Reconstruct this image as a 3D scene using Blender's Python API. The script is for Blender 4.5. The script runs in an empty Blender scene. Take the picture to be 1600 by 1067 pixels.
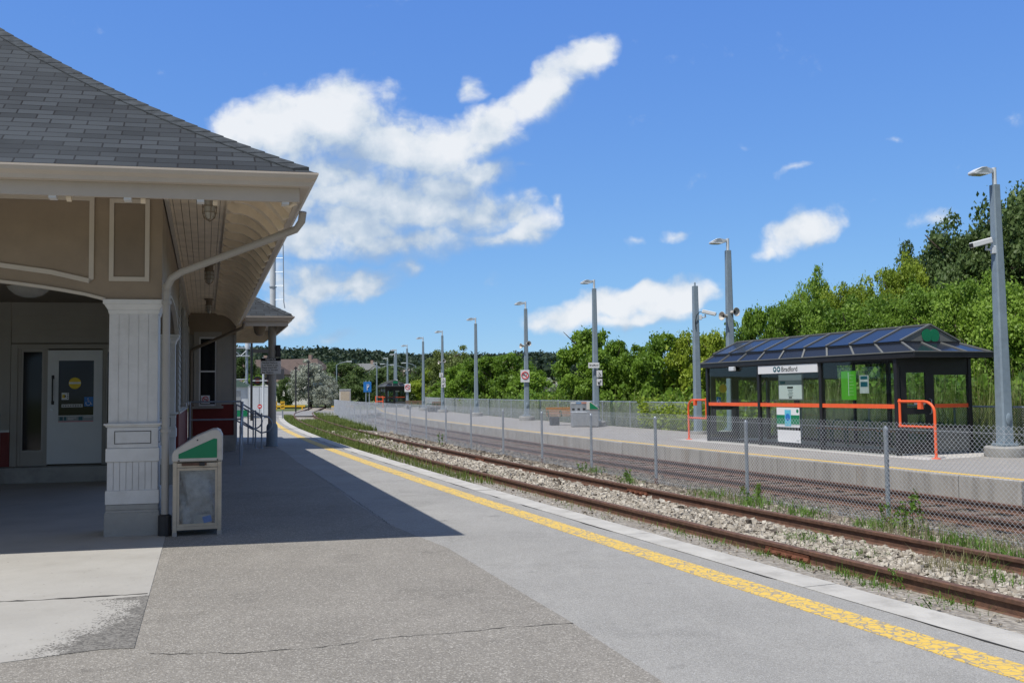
import bpy, bmesh, math, random
import numpy as np
from mathutils import Vector, Matrix
R = math.radians
S = bpy.context.scene
COL = S.collection
rng = random.Random(7)

# ------------------------------------------------------------------ camera
cam_d = bpy.data.cameras.new('camera'); cam_d.sensor_width = 36.0
cam_d.lens = 1450/1600*36.0
cam_d.clip_start = 0.05; cam_d.clip_end = 3000
cam = bpy.data.objects.new('camera', cam_d); COL.objects.link(cam)
cam.location = (0, 0, 1.6)
cam.rotation_euler = (Matrix.Rotation(math.pi/2+math.atan(78.5/1450), 3, 'X') @ Matrix.Rotation(-0.012, 3, 'Z')).to_euler()
S.camera = cam

# ------------------------------------------------------------------ light and exposure
SUN_DIR = Vector((-1.36, -1.39, 3.81)).normalized()          # towards the sun
sun_d = bpy.data.lights.new('sun', 'SUN'); sun_d.energy = 4.6; sun_d.angle = R(0.53); sun_d.color = (1.0, 0.955, 0.89)
sun = bpy.data.objects.new('sun', sun_d); COL.objects.link(sun)
sun.rotation_euler = SUN_DIR.to_track_quat('Z', 'Y').to_euler()
sun.location = (-30, -30, 80)
S.view_settings.view_transform = 'Standard'
S.view_settings.look = 'None'
S.view_settings.exposure = 0.0
S.view_settings.gamma = 1.0
S.cycles.max_bounces = 8
S.cycles.transparent_max_bounces = 24
S.cycles.use_denoising = True

W = bpy.data.worlds.new('World'); S.world = W; W.use_nodes = True
CLOUDS = [(-0.21, 0.118, .05, .022, 8, .95), (-0.155, 0.108, .035, .018, 15, .9), (-0.235, 0.095, .035, .03, 0, .85), (.165, .098, .06, .02, 8, .9), (-0.1655, 0.2155, 0.14, 0.038, 0, .98), (-0.069, 0.222, 0.07, 0.036, 0, 1.0), (-0.12, 0.195, 0.10, 0.03, 0, .95), (-0.256, 0.2802, 0.0655, 0.0483, 0, 1), (-0.193, 0.2972, 0.0793, 0.0497, 0, 1), (-0.1372, 0.2717, 0.0759, 0.0455, 0, 1), (-0.0744, 0.2603, 0.0517, 0.0379, 0, 1), (-0.1931, 0.2406, 0.1172, 0.031, 0, 1), (-0.2874, 0.2806, 0.0448, 0.0345, 0, 1), (-0.0182, 0.2844, 0.0517, 0.0276, 28, 0.95), (0.0348, 0.3243, 0.0586, 0.0262, 35, 0.95), (0.0844, 0.3593, 0.0414, 0.0248, 35, 0.9), (-0.0409, 0.3302, 0.0152, 0.0179, 0, 0.6), (-0.1654, 0.1875, 0.0897, 0.0317, 0, 1), (-0.0818, 0.204, 0.0793, 0.0359, 0, 1), (-0.0331, 0.1964, 0.0621, 0.031, 0, 1), (-0.1098, 0.1679, 0.1103, 0.0234, 0, 0.95), (0.0084, 0.1734, 0.0428, 0.0207, 20, 0.9), (-0.0362, 0.2316, 0.0414, 0.0193, 0, 0.95), (-0.221, 0.1706, 0.0552, 0.0262, 0, 0.95), (-0.2141, 0.1251, 0.0552, 0.0276, 0, 0.9), (-0.1656, 0.1176, 0.0448, 0.0221, 10, 0.9), (-0.1448, 0.1173, 0.0234, 0.0166, 20, 0.85), (-0.1135, 0.1378, 0.0221, 0.0117, 10, 0.7), (-0.2418, 0.1011, 0.0345, 0.0276, 0, 0.7), (0.0661, 0.0821, 0.0538, 0.0207, 10, 1), (0.1112, 0.0934, 0.0517, 0.0221, 0, 1), (0.1804, 0.0939, 0.0448, 0.0193, 10, 1), (0.1144, 0.076, 0.0897, 0.0124, 0, 0.8), (0.3141, 0.1697, 0.0483, 0.0234, 18, 0.8), (0.2754, 0.152, 0.0262, 0.0097, 10, 0.55), (0.4676, 0.1847, 0.0428, 0.0117, 12, 0.55), (0.3077, 0.2366, 0.0221, 0.0083, 8, 0.5), (0.2561, 0.2641, 0.0152, 0.0069, 0, 0.42), (0.1784, 0.1616, 0.0262, 0.0103, 10, 0.5), (0.1319, 0.1621, 0.0166, 0.0083, 0, 0.48), (-0.1955, 0.0624, 0.0276, 0.009, 8, 0.5), (0.4238, 0.2656, 0.0138, 0.0062, 0, 0.45), (0.0506, 0.2059, 0.0097, 0.0097, 40, 0.45), (-0.0235, 0.1193, 0.0207, 0.0097, 0, 0.42), (0.0162, 0.2394, 0.0172, 0.0062, 0, 0.38)]

def build_world():
    nt = W.node_tree; nt.nodes.clear()
    N = nt.nodes.new; L = nt.links.new
    # cloud density as a function of the direction (x/y, z/y): clumps of soft ellipses broken up by fractal noise
    g = bpy.data.node_groups.new('cloud_density', 'ShaderNodeTree')
    g.interface.new_socket('P', in_out='INPUT', socket_type='NodeSocketVector')
    g.interface.new_socket('D', in_out='OUTPUT', socket_type='NodeSocketFloat')
    gn = g.nodes.new; gl = g.links.new
    gi = gn('NodeGroupInput'); go = gn('NodeGroupOutput')
    # domain warp so that the outlines billow
    wn = gn('ShaderNodeTexNoise'); wn.inputs['Scale'].default_value = 16; wn.inputs['Detail'].default_value = 3
    gl(gi.outputs[0], wn.inputs['Vector'])
    sub = gn('ShaderNodeVectorMath'); sub.operation = 'SUBTRACT'; gl(wn.outputs['Color'], sub.inputs[0]); sub.inputs[1].default_value = (.5, .5, .5)
    scl = gn('ShaderNodeVectorMath'); scl.operation = 'SCALE'; gl(sub.outputs[0], scl.inputs[0]); scl.inputs['Scale'].default_value = 0.045
    add = gn('ShaderNodeVectorMath'); add.operation = 'ADD'; gl(gi.outputs[0], add.inputs[0]); gl(scl.outputs[0], add.inputs[1])
    # drop the third coordinate
    m2 = gn('ShaderNodeVectorMath'); m2.operation = 'MULTIPLY'; gl(add.outputs[0], m2.inputs[0]); m2.inputs[1].default_value = (1, 1, 0)
    last = None
    for (cx, cy, rx, ry, ang, s) in CLOUDS:
        mp = gn('ShaderNodeMapping'); mp.vector_type = 'TEXTURE'
        mp.inputs['Location'].default_value = (cx, cy, 0)
        mp.inputs['Rotation'].default_value = (0, 0, R(ang))
        mp.inputs['Scale'].default_value = (rx*1.28, ry*1.28, 1)
        gl(m2.outputs[0], mp.inputs['Vector'])
        gr = gn('ShaderNodeTexGradient'); gr.gradient_type = 'SPHERICAL'; gl(mp.outputs[0], gr.inputs[0])
        mu = gn('ShaderNodeMath'); mu.operation = 'POWER'; gl(gr.outputs['Fac'], mu.inputs[0]); mu.inputs[1].default_value = 0.65
        m3 = gn('ShaderNodeMath'); m3.operation = 'MULTIPLY'; gl(mu.outputs[0], m3.inputs[0]); m3.inputs[1].default_value = s
        if last is None: last = m3.outputs[0]
        else:
            mx = gn('ShaderNodeMath'); mx.operation = 'SMOOTH_MAX'; gl(last, mx.inputs[0]); gl(m3.outputs[0], mx.inputs[1]); mx.inputs[2].default_value = 0.1
            last = mx.outputs[0]
    st = gn('ShaderNodeMapping'); st.inputs['Scale'].default_value = (1, 1.35, 1); st.inputs['Rotation'].default_value = (0, 0, R(-14)); gl(gi.outputs[0], st.inputs['Vector'])
    fb = gn('ShaderNodeTexNoise'); fb.inputs['Scale'].default_value = 13; fb.inputs['Detail'].default_value = 9; fb.inputs['Roughness'].default_value = 0.56
    gl(st.outputs[0], fb.inputs['Vector'])
    f1 = gn('ShaderNodeMath'); f1.operation = 'SUBTRACT'; gl(fb.outputs['Fac'], f1.inputs[0]); f1.inputs[1].default_value = 0.5
    f2 = gn('ShaderNodeMath'); f2.operation = 'MULTIPLY_ADD'; gl(f1.outputs[0], f2.inputs[0]); f2.inputs[1].default_value = .95; gl(last, f2.inputs[2])
    vb = gn('ShaderNodeTexVoronoi'); vb.feature = 'SMOOTH_F1'; vb.voronoi_dimensions = '2D'; vb.normalize = True; vb.inputs['Scale'].default_value = 21; vb.inputs['Detail'].default_value = 3; vb.inputs['Roughness'].default_value = .55; vb.inputs['Lacunarity'].default_value = 2.3; vb.inputs['Smoothness'].default_value = .35
    gl(add.outputs[0], vb.inputs['Vector'])
    f3 = gn('ShaderNodeMath'); f3.operation = 'MULTIPLY_ADD'; gl(vb.outputs['Distance'], f3.inputs[0]); f3.inputs[1].default_value = -.62; f3.inputs[2].default_value = .19
    f4 = gn('ShaderNodeMath'); f4.operation = 'ADD'; gl(f3.outputs[0], f4.inputs[0]); gl(f2.outputs[0], f4.inputs[1])
    gl(f4.outputs[0], go.inputs[0])

    tc = N('ShaderNodeTexCoord')
    sp = N('ShaderNodeSeparateXYZ'); L(tc.outputs['Generated'], sp.inputs[0])
    ym = N('ShaderNodeMath'); ym.operation = 'MAXIMUM'; L(sp.outputs['Y'], ym.inputs[0]); ym.inputs[1].default_value = 0.05
    dx = N('ShaderNodeMath'); dx.operation = 'DIVIDE'; L(sp.outputs['X'], dx.inputs[0]); L(ym.outputs[0], dx.inputs[1])
    dz = N('ShaderNodeMath'); dz.operation = 'DIVIDE'; L(sp.outputs['Z'], dz.inputs[0]); L(ym.outputs[0], dz.inputs[1])
    cb = N('ShaderNodeCombineXYZ'); L(dx.outputs[0], cb.inputs[0]); L(dz.outputs[0], cb.inputs[1])
    A = N('ShaderNodeGroup'); A.node_tree = g; L(cb.outputs[0], A.inputs[0])
    of = N('ShaderNodeVectorMath'); of.operation = 'ADD'; L(cb.outputs[0], of.inputs[0]); of.inputs[1].default_value = (-0.02, 0.042, 0)
    B = N('ShaderNodeGroup'); B.node_tree = g; L(of.outputs[0], B.inputs[0])
    df = N('ShaderNodeMath'); df.operation = 'SUBTRACT'; L(A.outputs[0], df.inputs[0]); L(B.outputs[0], df.inputs[1])
    n5 = N('ShaderNodeTexNoise'); n5.inputs['Scale'].default_value = 22; n5.inputs['Detail'].default_value = 7; L(cb.outputs[0], n5.inputs['Vector'])
    n6 = N('ShaderNodeMath'); n6.operation = 'MULTIPLY_ADD'; L(n5.outputs['Fac'], n6.inputs[0]); n6.inputs[1].default_value = 1.2; n6.inputs[2].default_value = -.62
    n7 = N('ShaderNodeMath'); n7.operation = 'ADD'; L(n6.outputs[0], n7.inputs[0]); L(df.outputs[0], n7.inputs[1])
    sh = N('ShaderNodeMapRange'); L(n7.outputs[0], sh.inputs['Value']); sh.inputs['From Min'].default_value = -0.36; sh.inputs['From Max'].default_value = 0.62
    am = N('ShaderNodeMapRange'); L(df.outputs[0], am.inputs['Value']); am.inputs['From Min'].default_value = -.25; am.inputs['From Max'].default_value = .25; am.inputs['To Min'].default_value = 1.0; am.inputs['To Max'].default_value = .68
    al = N('ShaderNodeMapRange'); al.interpolation_type = 'SMOOTHSTEP'; L(A.outputs[0], al.inputs['Value']); L(am.outputs[0], al.inputs['From Max'])
    al.inputs['From Min'].default_value = 0.23; al.inputs['To Max'].default_value = .97
    rp = N('ShaderNodeValToRGB'); L(sh.outputs[0], rp.inputs[0])
    e = rp.color_ramp.elements
    e[0].position = 0.0; e[0].color = (.36, .48, .66, 1)
    e[1].position = 1.0; e[1].color = (.86, .89, .93, 1)
    m = e.new(0.35); m.color = (.54, .64, .76, 1); m = e.new(0.68); m.color = (.74, .80, .87, 1)
    sky = N('ShaderNodeTexSky'); sky.sky_type = 'NISHITA'; sky.sun_disc = False
    sky.sun_elevation = math.asin(SUN_DIR.z); sky.sun_rotation = math.atan2(SUN_DIR.x, SUN_DIR.y)
    sky.air_density = 1.0; sky.dust_density = 0.0; sky.ozone_density = 2.5; sky.altitude = 200
    # the photograph's sky: less pale towards the horizon than the model's
    ss = N('ShaderNodeSeparateXYZ'); L(sky.outputs[0], ss.inputs[0]); bs = N('ShaderNodeCombineXYZ')
    for i_, (ti, ga, k_) in enumerate(zip(SKY_TINT, (.70, .62, .27), (.383, .526, .783))):
        p_ = N('ShaderNodeMath'); p_.operation = 'MULTIPLY'; L(ss.outputs[i_], p_.inputs[0]); p_.inputs[1].default_value = ti*SKY_STRENGTH
        q_ = N('ShaderNodeMath'); q_.operation = 'POWER'; L(p_.outputs[0], q_.inputs[0]); q_.inputs[1].default_value = ga
        r_ = N('ShaderNodeMath'); r_.operation = 'MULTIPLY'; L(q_.outputs[0], r_.inputs[0]); r_.inputs[1].default_value = k_/SKY_STRENGTH
        L(r_.outputs[0], bs.inputs[i_])
    cs = N('ShaderNodeVectorMath'); cs.operation = 'SCALE'; L(rp.outputs[0], cs.inputs[0]); cs.inputs['Scale'].default_value = 1/SKY_STRENGTH
    mix0 = N('ShaderNodeMix'); mix0.data_type = 'RGBA'; L(al.outputs[0], mix0.inputs['Factor']); L(bs.outputs[0], mix0.inputs[6]); L(cs.outputs[0], mix0.inputs[7])
    # broken cloud added out of view, overhead and behind, to tone the fill light
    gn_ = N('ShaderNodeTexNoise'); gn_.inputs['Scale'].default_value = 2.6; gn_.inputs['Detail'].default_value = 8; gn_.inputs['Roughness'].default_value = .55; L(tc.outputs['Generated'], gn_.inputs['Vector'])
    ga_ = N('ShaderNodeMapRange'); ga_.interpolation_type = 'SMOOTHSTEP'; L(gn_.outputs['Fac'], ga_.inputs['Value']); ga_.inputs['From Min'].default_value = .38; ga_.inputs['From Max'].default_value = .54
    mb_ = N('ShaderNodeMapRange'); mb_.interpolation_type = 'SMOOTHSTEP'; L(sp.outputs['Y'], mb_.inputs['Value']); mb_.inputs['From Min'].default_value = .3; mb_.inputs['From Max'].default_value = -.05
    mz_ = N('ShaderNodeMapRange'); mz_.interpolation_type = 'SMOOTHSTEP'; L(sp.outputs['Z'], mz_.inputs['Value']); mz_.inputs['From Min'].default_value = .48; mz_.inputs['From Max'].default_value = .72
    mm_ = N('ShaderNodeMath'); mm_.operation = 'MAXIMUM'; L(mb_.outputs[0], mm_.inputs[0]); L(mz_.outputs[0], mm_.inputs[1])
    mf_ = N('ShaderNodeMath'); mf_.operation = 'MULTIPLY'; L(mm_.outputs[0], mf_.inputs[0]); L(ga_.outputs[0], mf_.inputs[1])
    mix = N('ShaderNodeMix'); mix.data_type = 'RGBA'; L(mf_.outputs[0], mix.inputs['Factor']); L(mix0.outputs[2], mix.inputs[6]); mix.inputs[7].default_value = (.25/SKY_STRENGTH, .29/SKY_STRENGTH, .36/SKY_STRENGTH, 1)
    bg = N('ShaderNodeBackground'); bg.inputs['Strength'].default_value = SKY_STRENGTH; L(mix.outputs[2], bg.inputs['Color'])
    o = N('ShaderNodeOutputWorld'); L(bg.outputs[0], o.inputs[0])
SKY_STRENGTH = 0.1
SKY_TINT = (1.45, 1.72, 2.15)
build_world()

# ------------------------------------------------------------------ helpers
def link(o): COL.objects.link(o); return o
def thing(name, label, cat, loc=(0, 0, 0), rotz=0, group=None):
    o = link(bpy.data.objects.new(name, None)); o.location = loc; o.rotation_euler = (0, 0, rotz)
    o.empty_display_size = .2
    return tag(o, label, cat, group)
def tag(o, label, cat, group=None):
    o['label'] = label; o['category'] = cat
    if group: o['group'] = group
    return o
def dup(root, loc=None, rotz=None, label=None):
    r = root.copy(); link(r)
    if loc is not None: r.location = loc
    if rotz is not None: r.rotation_euler = (0, 0, rotz)
    if label: r['label'] = label
    for ch in list(root.children):
        c = ch.copy(); link(c); c.parent = r
        for gch in list(ch.children):
            d = gch.copy(); link(d); d.parent = c
    return r
class MB:
    def __init__(s): s.v = []; s.f = []; s.uv = None
    def add(s, vs, fs):
        n = len(s.v); s.v += [tuple(v) for v in vs]; s.f += [tuple(i+n for i in f) for f in fs]; return s
    def box(s, x0, x1, y0, y1, z0, z1):
        if x0 > x1: x0, x1 = x1, x0
        if y0 > y1: y0, y1 = y1, y0
        if z0 > z1: z0, z1 = z1, z0
        return s.add([(x0,y0,z0),(x1,y0,z0),(x1,y1,z0),(x0,y1,z0),(x0,y0,z1),(x1,y0,z1),(x1,y1,z1),(x0,y1,z1)],
                     [(0,3,2,1),(4,5,6,7),(0,1,5,4),(1,2,6,5),(2,3,7,6),(3,0,4,7)])
    def obox(s, c, X, Y, Z):
        c, X, Y, Z = map(Vector, (c, X, Y, Z)); vs = []
        for k in (-1, 1):
            for (i, j) in ((-1,-1),(1,-1),(1,1),(-1,1)): vs.append(c+X*i+Y*j+Z*k)
        return s.add(vs, [(0,3,2,1),(4,5,6,7),(0,1,5,4),(1,2,6,5),(2,3,7,6),(3,0,4,7)])
    def prism(s, poly, fn, h0, h1):
        """poly: 2D points; fn(p, h) -> 3D point"""
        n = len(poly); vs = [fn(p, h0) for p in poly]+[fn(p, h1) for p in poly]
        fs = [tuple(range(n-1, -1, -1)), tuple(range(n, 2*n))]
        for i in range(n): j = (i+1) % n; fs.append((i, j, n+j, n+i))
        return s.add(vs, fs)
    def tube(s, path, r, n=8, cap=True, closed=False, rs=None):
        P = [Vector(p) for p in path]; m = len(P); rings = []; up = None
        for i, p in enumerate(P):
            if closed: t = (P[(i+1) % m]-P[i-1])
            else: t = (P[min(i+1, m-1)]-P[max(i-1, 0)])
            t.normalize()
            if up is None:
                up = Vector((0, 0, 1)) if abs(t.z) < .9 else Vector((1, 0, 0))
            a = t.cross(up)
            if a.length < 1e-5: a = t.cross(Vector((0.3, 1, 0.1)))
            a.normalize(); b = a.cross(t).normalized(); up = b
            rr = rs[i] if rs else r
            rings.append([p+a*math.cos(2*math.pi*k/n)*rr+b*math.sin(2*math.pi*k/n)*rr for k in range(n)])
        vs = [v for q in rings for v in q]; fs = []
        for i in range(m if closed else m-1):
            j = (i+1) % m
            for k in range(n): k2 = (k+1) % n; fs.append((i*n+k, i*n+k2, j*n+k2, j*n+k))
        if cap and not closed:
            fs.append(tuple(range(n-1, -1, -1))); fs.append(tuple((m-1)*n+k for k in range(n)))
        return s.add(vs, fs)
    def lathe(s, prof, c=(0, 0, 0), n=20, ax='Z'):
        """prof: (radius, height)"""
        vs = []; fs = []; c = Vector(c)
        for (r, h) in prof:
            for k in range(n):
                a = 2*math.pi*k/n; q = (r*math.cos(a), r*math.sin(a), h)
                if ax == 'X': q = (q[2], q[0], q[1])
                if ax == 'Y': q = (q[0], q[2], q[1])
                vs.append(c+Vector(q))
        m = len(prof)
        for i in range(m-1):
            for k in range(n): k2 = (k+1) % n; fs.append((i*n+k, i*n+k2, (i+1)*n+k2, (i+1)*n+k))
        fs.append(tuple(range(n-1, -1, -1))); fs.append(tuple((m-1)*n+k for k in range(n)))
        return s.add(vs, fs)
    def sweep(s, prof, paths, cap=True):
        """paths: list of functions/point lists; paths[i] is the list of 3D profile points at station i"""
        n = len(prof); m = len(paths); vs = [p for st in paths for p in st]; fs = []
        for i in range(m-1):
            for k in range(n): k2 = (k+1) % n; fs.append((i*n+k, i*n+k2, (i+1)*n+k2, (i+1)*n+k))
        if cap: fs.append(tuple(range(n-1, -1, -1))); fs.append(tuple((m-1)*n+k for k in range(n)))
        return s.add(vs, fs)
    def xf(s, fn): s.v = [tuple(fn(Vector(v))) for v in s.v]; return s
    def build(s, name, m, parent=None, smooth=False, bevel=0, kind=None, skirt=0):
        me = bpy.data.meshes.new(name); me.from_pydata(s.v, [], s.f)
        bm = bmesh.new(); bm.from_mesh(me)
        if skirt:                                   # a sheet with real thickness: its rim goes down into the ground
            ex = bmesh.ops.extrude_edge_only(bm, edges=[e for e in bm.edges if len(e.link_faces) == 1])
            for v in [g for g in ex['geom'] if isinstance(g, bmesh.types.BMVert)]: v.co.z -= skirt
        bmesh.ops.recalc_face_normals(bm, faces=bm.faces); bm.to_mesh(me); bm.free()
        if s.uv:
            ul = me.uv_layers.new(name='UV')
            for lp in me.loops: ul.data[lp.index].uv = s.uv[lp.vertex_index]
        if m: me.materials.append(m)
        if smooth:
            me.shade_smooth(); me.set_sharp_from_angle(angle=R(38))
        o = link(bpy.data.objects.new(name, me))
        if parent: o.parent = parent
        if bevel:
            b = o.modifiers.new('edge', 'BEVEL'); b.width = bevel; b.segments = 1; b.limit_method = 'ANGLE'; b.angle_limit = R(40)
        if kind: o['kind'] = kind
        return o
def text(name, s, size, m, parent, origin, xd, ud, align='CENTER', depth=.002, bold=0.0, sx=1.0):
    cu = bpy.data.curves.new(name, 'FONT'); cu.body = s; cu.size = size; cu.align_x = align; cu.align_y = 'CENTER'
    cu.extrude = depth; cu.offset = bold; cu.resolution_u = 3
    tmp = bpy.data.objects.new(name+'_tmp', cu)
    COL.objects.link(tmp)
    dg = bpy.context.evaluated_depsgraph_get()
    me = bpy.data.meshes.new_from_object(tmp.evaluated_get(dg))
    bpy.data.objects.remove(tmp); bpy.data.curves.remove(cu)
    xd = Vector(xd).normalized(); ud = Vector(ud).normalized(); nd = xd.cross(ud); o = Vector(origin)
    for v in me.vertices: v.co = o+xd*v.co.x*sx+ud*v.co.y+nd*(v.co.z+depth)
    me.materials.clear(); me.materials.append(m)
    ob = link(bpy.data.objects.new(name, me)); ob.parent = parent
    return ob

# ------------------------------------------------------------------ materials
def newmat(name):
    m = bpy.data.materials.new(name); m.use_nodes = True; nt = m.node_tree
    return m, nt, nt.nodes['Principled BSDF']
def node(nt, t, **kw):
    n = nt.nodes.new(t)
    for k, v in kw.items(): setattr(n, k, v)
    return n
def noise(nt, scale, detail=4, rough=.55, vec=None):
    n = node(nt, 'ShaderNodeTexNoise'); n.inputs['Scale'].default_value = scale; n.inputs['Detail'].default_value = detail; n.inputs['Roughness'].default_value = rough
    if vec is not None: nt.links.new(vec, n.inputs['Vector'])
    return n.outputs['Fac']
def coord(nt, which='Object'): return node(nt, 'ShaderNodeTexCoord').outputs[which]
def math_(nt, op, a, b=None, c=None):
    n = node(nt, 'ShaderNodeMath', operation=op)
    for i, x in enumerate((a, b, c)):
        if x is None: continue
        if isinstance(x, (int, float)): n.inputs[i].default_value = x
        else: nt.links.new(x, n.inputs[i])
    return n.outputs[0]
def mapr(nt, v, a, b, c=0., d=1., smooth=False):
    n = node(nt, 'ShaderNodeMapRange')
    if smooth: n.interpolation_type = 'SMOOTHSTEP'
    nt.links.new(v, n.inputs['Value'])
    for k, x in zip(('From Min', 'From Max', 'To Min', 'To Max'), (a, b, c, d)): n.inputs[k].default_value = x
    return n.outputs[0]
def mixc(nt, f, a, b, blend='MIX'):
    n = node(nt, 'ShaderNodeMix', data_type='RGBA', blend_type=blend)
    if isinstance(f, (int, float)): n.inputs['Factor'].default_value = f
    else: nt.links.new(f, n.inputs['Factor'])
    for i, x in ((6, a), (7, b)):
        if isinstance(x, tuple): n.inputs[i].default_value = (*x[:3], 1)
        else: nt.links.new(x, n.inputs[i])
    return n.outputs[2]
def bump(nt, p, h, strength=.3, dist=.01):
    b = node(nt, 'ShaderNodeBump'); b.inputs['Strength'].default_value = strength; b.inputs['Distance'].default_value = dist
    nt.links.new(h, b.inputs['Height']); nt.links.new(b.outputs[0], p.inputs['Normal'])
def M(name, col, rough=.6, var=.12, scale=3., bmp=0., bscale=40., metal=0., spec=.4, dirt=None, dirt_amt=.0):
    m, nt, p = newmat(name); co = coord(nt)
    f = noise(nt, scale, 6, .6, co)
    lo = tuple(max(0, c*(1-var)) for c in col); hi = tuple(min(1, c*(1+var)) for c in col)
    c = mixc(nt, mapr(nt, f, .3, .7), lo, hi)
    if dirt:
        g = noise(nt, scale*.6+.7, 8, .7, co)
        c = mixc(nt, mapr(nt, g, .5, .78, 0, dirt_amt), c, dirt)
    nt.links.new(c, p.inputs['Base Color'])
    p.inputs['Roughness'].default_value = rough; p.inputs['Metallic'].default_value = metal
    p.inputs['Specular IOR Level'].default_value = spec
    if bmp: bump(nt, p, noise(nt, bscale, 5, .6, co), bmp, .01)
    return m
def asphalt(name, base, agg, scale=75, spot=.35, warm=None):
    m, nt, p = newmat(name); co = coord(nt)
    big = noise(nt, .55, 6, .62, co); mid = noise(nt, 3.1, 6, .6, co)
    c = mixc(nt, mapr(nt, big, .3, .7), tuple(x*.84 for x in base), tuple(x*1.12 for x in base))
    c = mixc(nt, mapr(nt, mid, .35, .72, 0, .35), c, tuple(x*.72 for x in base))
    vo = node(nt, 'ShaderNodeTexVoronoi'); vo.inputs['Scale'].default_value = scale; nt.links.new(co, vo.inputs['Vector'])
    sep = node(nt, 'ShaderNodeSeparateColor'); nt.links.new(vo.outputs['Color'], sep.inputs[0])
    # worn patches, old oil spots and long scuffs
    pt = noise(nt, .9, 9, .7, co); c = mixc(nt, mapr(nt, pt, .53, .66, 0, .62), c, tuple(x*.66 for x in base))
    sm = node(nt, 'ShaderNodeMapping'); sm.inputs['Scale'].default_value = (1.6, .35, 1); sm.inputs['Rotation'].default_value = (0, 0, .35); nt.links.new(co, sm.inputs['Vector'])
    c = mixc(nt, mapr(nt, noise(nt, 2.2, 8, .7, sm.outputs[0]), .52, .72, 0, .45), c, tuple(min(1, x*1.22) for x in base))
    sp_ = noise(nt, 2.6, 3, .5, co); c = mixc(nt, mapr(nt, sp_, .67, .74, 0, .6), c, tuple(x*.5 for x in base))
    st = mapr(nt, sep.outputs[0], 1-spot, 1, 0, .9)
    c = mixc(nt, st, c, agg)
    dk = mapr(nt, sep.outputs[1], .62, 1, 0, .6)
    c = mixc(nt, dk, c, tuple(x*.40 for x in base))
    fine = noise(nt, 240, 3, .6, co)
    c = mixc(nt, mapr(nt, fine, .35, .7, 0, .35), c, tuple(x*.6 for x in base))
    nt.links.new(c, p.inputs['Base Color']); p.inputs['Roughness'].default_value = .9; p.inputs['Specular IOR Level'].default_value = .25
    h = math_(nt, 'ADD', vo.outputs['Distance'], math_(nt, 'MULTIPLY', mid, .6))
    bump(nt, p, h, .7, .004)
    return m
MT = {}
MT['asphalt'] = asphalt('light_asphalt', (.35, .342, .318), (.50, .495, .47), 170, .30)
MT['asphalt_old'] = asphalt('old_asphalt', (.268, .25, .218), (.52, .495, .44), 115, .26)
MT['asphalt_far'] = asphalt('far_platform_asphalt', (.36, .34, .315), (.44, .42, .39), 110, .25)
MT['crack'] = M('crack_black', (.035, .033, .03), .95)
MT['concrete'] = M('concrete', (.40, .385, .355), .85, .10, 1.6, .25, 60, dirt=(.26, .245, .22), dirt_amt=.45)
MT['strip'] = M('edge_strip_concrete', (.46, .445, .405), .92, .14, 2.6, .6, 40, dirt=(.22, .205, .18), dirt_amt=.7)
MT['concrete_old'] = M('weathered_concrete', (.34, .335, .315), .9, .14, 2.2, .5, 30, dirt=(.16, .155, .145), dirt_amt=.75)
MT['white'] = M('white_paint', (.62, .62, .61), .5, .05, 3, .08, 30, dirt=(.42, .40, .37), dirt_amt=.5)
MT['pillar'] = M('pillar_paint', (.58, .58, .575), .5, .07, 4, .1, 30, dirt=(.36, .35, .33), dirt_amt=.45)
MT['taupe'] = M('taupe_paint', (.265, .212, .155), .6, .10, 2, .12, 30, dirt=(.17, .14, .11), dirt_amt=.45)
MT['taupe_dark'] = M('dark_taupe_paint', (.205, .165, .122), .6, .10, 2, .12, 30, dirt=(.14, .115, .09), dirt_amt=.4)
MT['beige'] = M('beige_trim', (.50, .46, .40), .55, .06, 3)
MT['cream'] = M('cream_soffit', (.74, .63, .48), .6, .10, 3, dirt=(.28, .24, .18), dirt_amt=.4)
MT['greysiding'] = M('grey_siding', (.335, .315, .28), .6, .06, 2)
MT['gutter'] = M('gutter_paint', (.50, .44, .375), .45, .06, 1.4, dirt=(.3, .27, .23), dirt_amt=.3)
MT['downspout'] = M('downspout_paint', (.36, .34, .31), .45, .06, 2)
MT['red'] = M('dark_red_paint', (.17, .022, .018), .55, .12, 3)
MT['door'] = M('door_paint', (.64, .66, .66), .45, .05, 2)
MT['black'] = M('black_metal', (.018, .018, .02), .4, .15, 4)
MT['blackish'] = M('dark_plastic', (.03, .03, .032), .55, .1, 5)
MT['galv'] = M('galvanized_steel', (.36, .40, .44), .45, .18, 22, .08, 60, metal=.55)
MT['polegrey'] = M('grey_pole_paint', (.215, .275, .325), .5, .12, 5, spec=.5, dirt=(.15, .19, .22), dirt_amt=.4)
MT['railgrey'] = M('rail_pipe_paint', (.26, .30, .35), .45, .10, 8)
MT['lampwhite'] = M('lamp_housing', (.62, .66, .70), .35, .05, 5)
MT['orange'] = M('orange_paint', (.86, .13, .04), .45, .06, 6)
MT['rust'] = M('rusty_rail', (.125, .068, .046), .75, .35, 14, .4, 60, dirt=(.21, .105, .06), dirt_amt=.8)
MT['rust_bright'] = M('orange_rust', (.15, .058, .032), .9, .3, 20, .4, 60)
MT['tie'] = M('weathered_tie', (.125, .090, .066), .9, .35, 5, .6, 40, dirt=(.24, .15, .10), dirt_amt=.7)
MT['steel_shine'] = M('worn_rail_head', (.19, .14, .115), .4, .2, 10, metal=.5)
MT['green_sign'] = M('green_panel', (.004, .20, .085), .4, .05, 3)
MT['green_bright'] = M('bright_green_poster', (.10, .42, .02), .4, .05, 3)
MT['teal'] = M('dark_teal', (.01, .10, .13), .4)
MT['bluesign'] = M('blue_sign', (.02, .17, .50), .4, .05, 3)
MT['skyblue'] = M('light_blue_print', (.12, .5, .66), .4, .1, 8)
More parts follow.
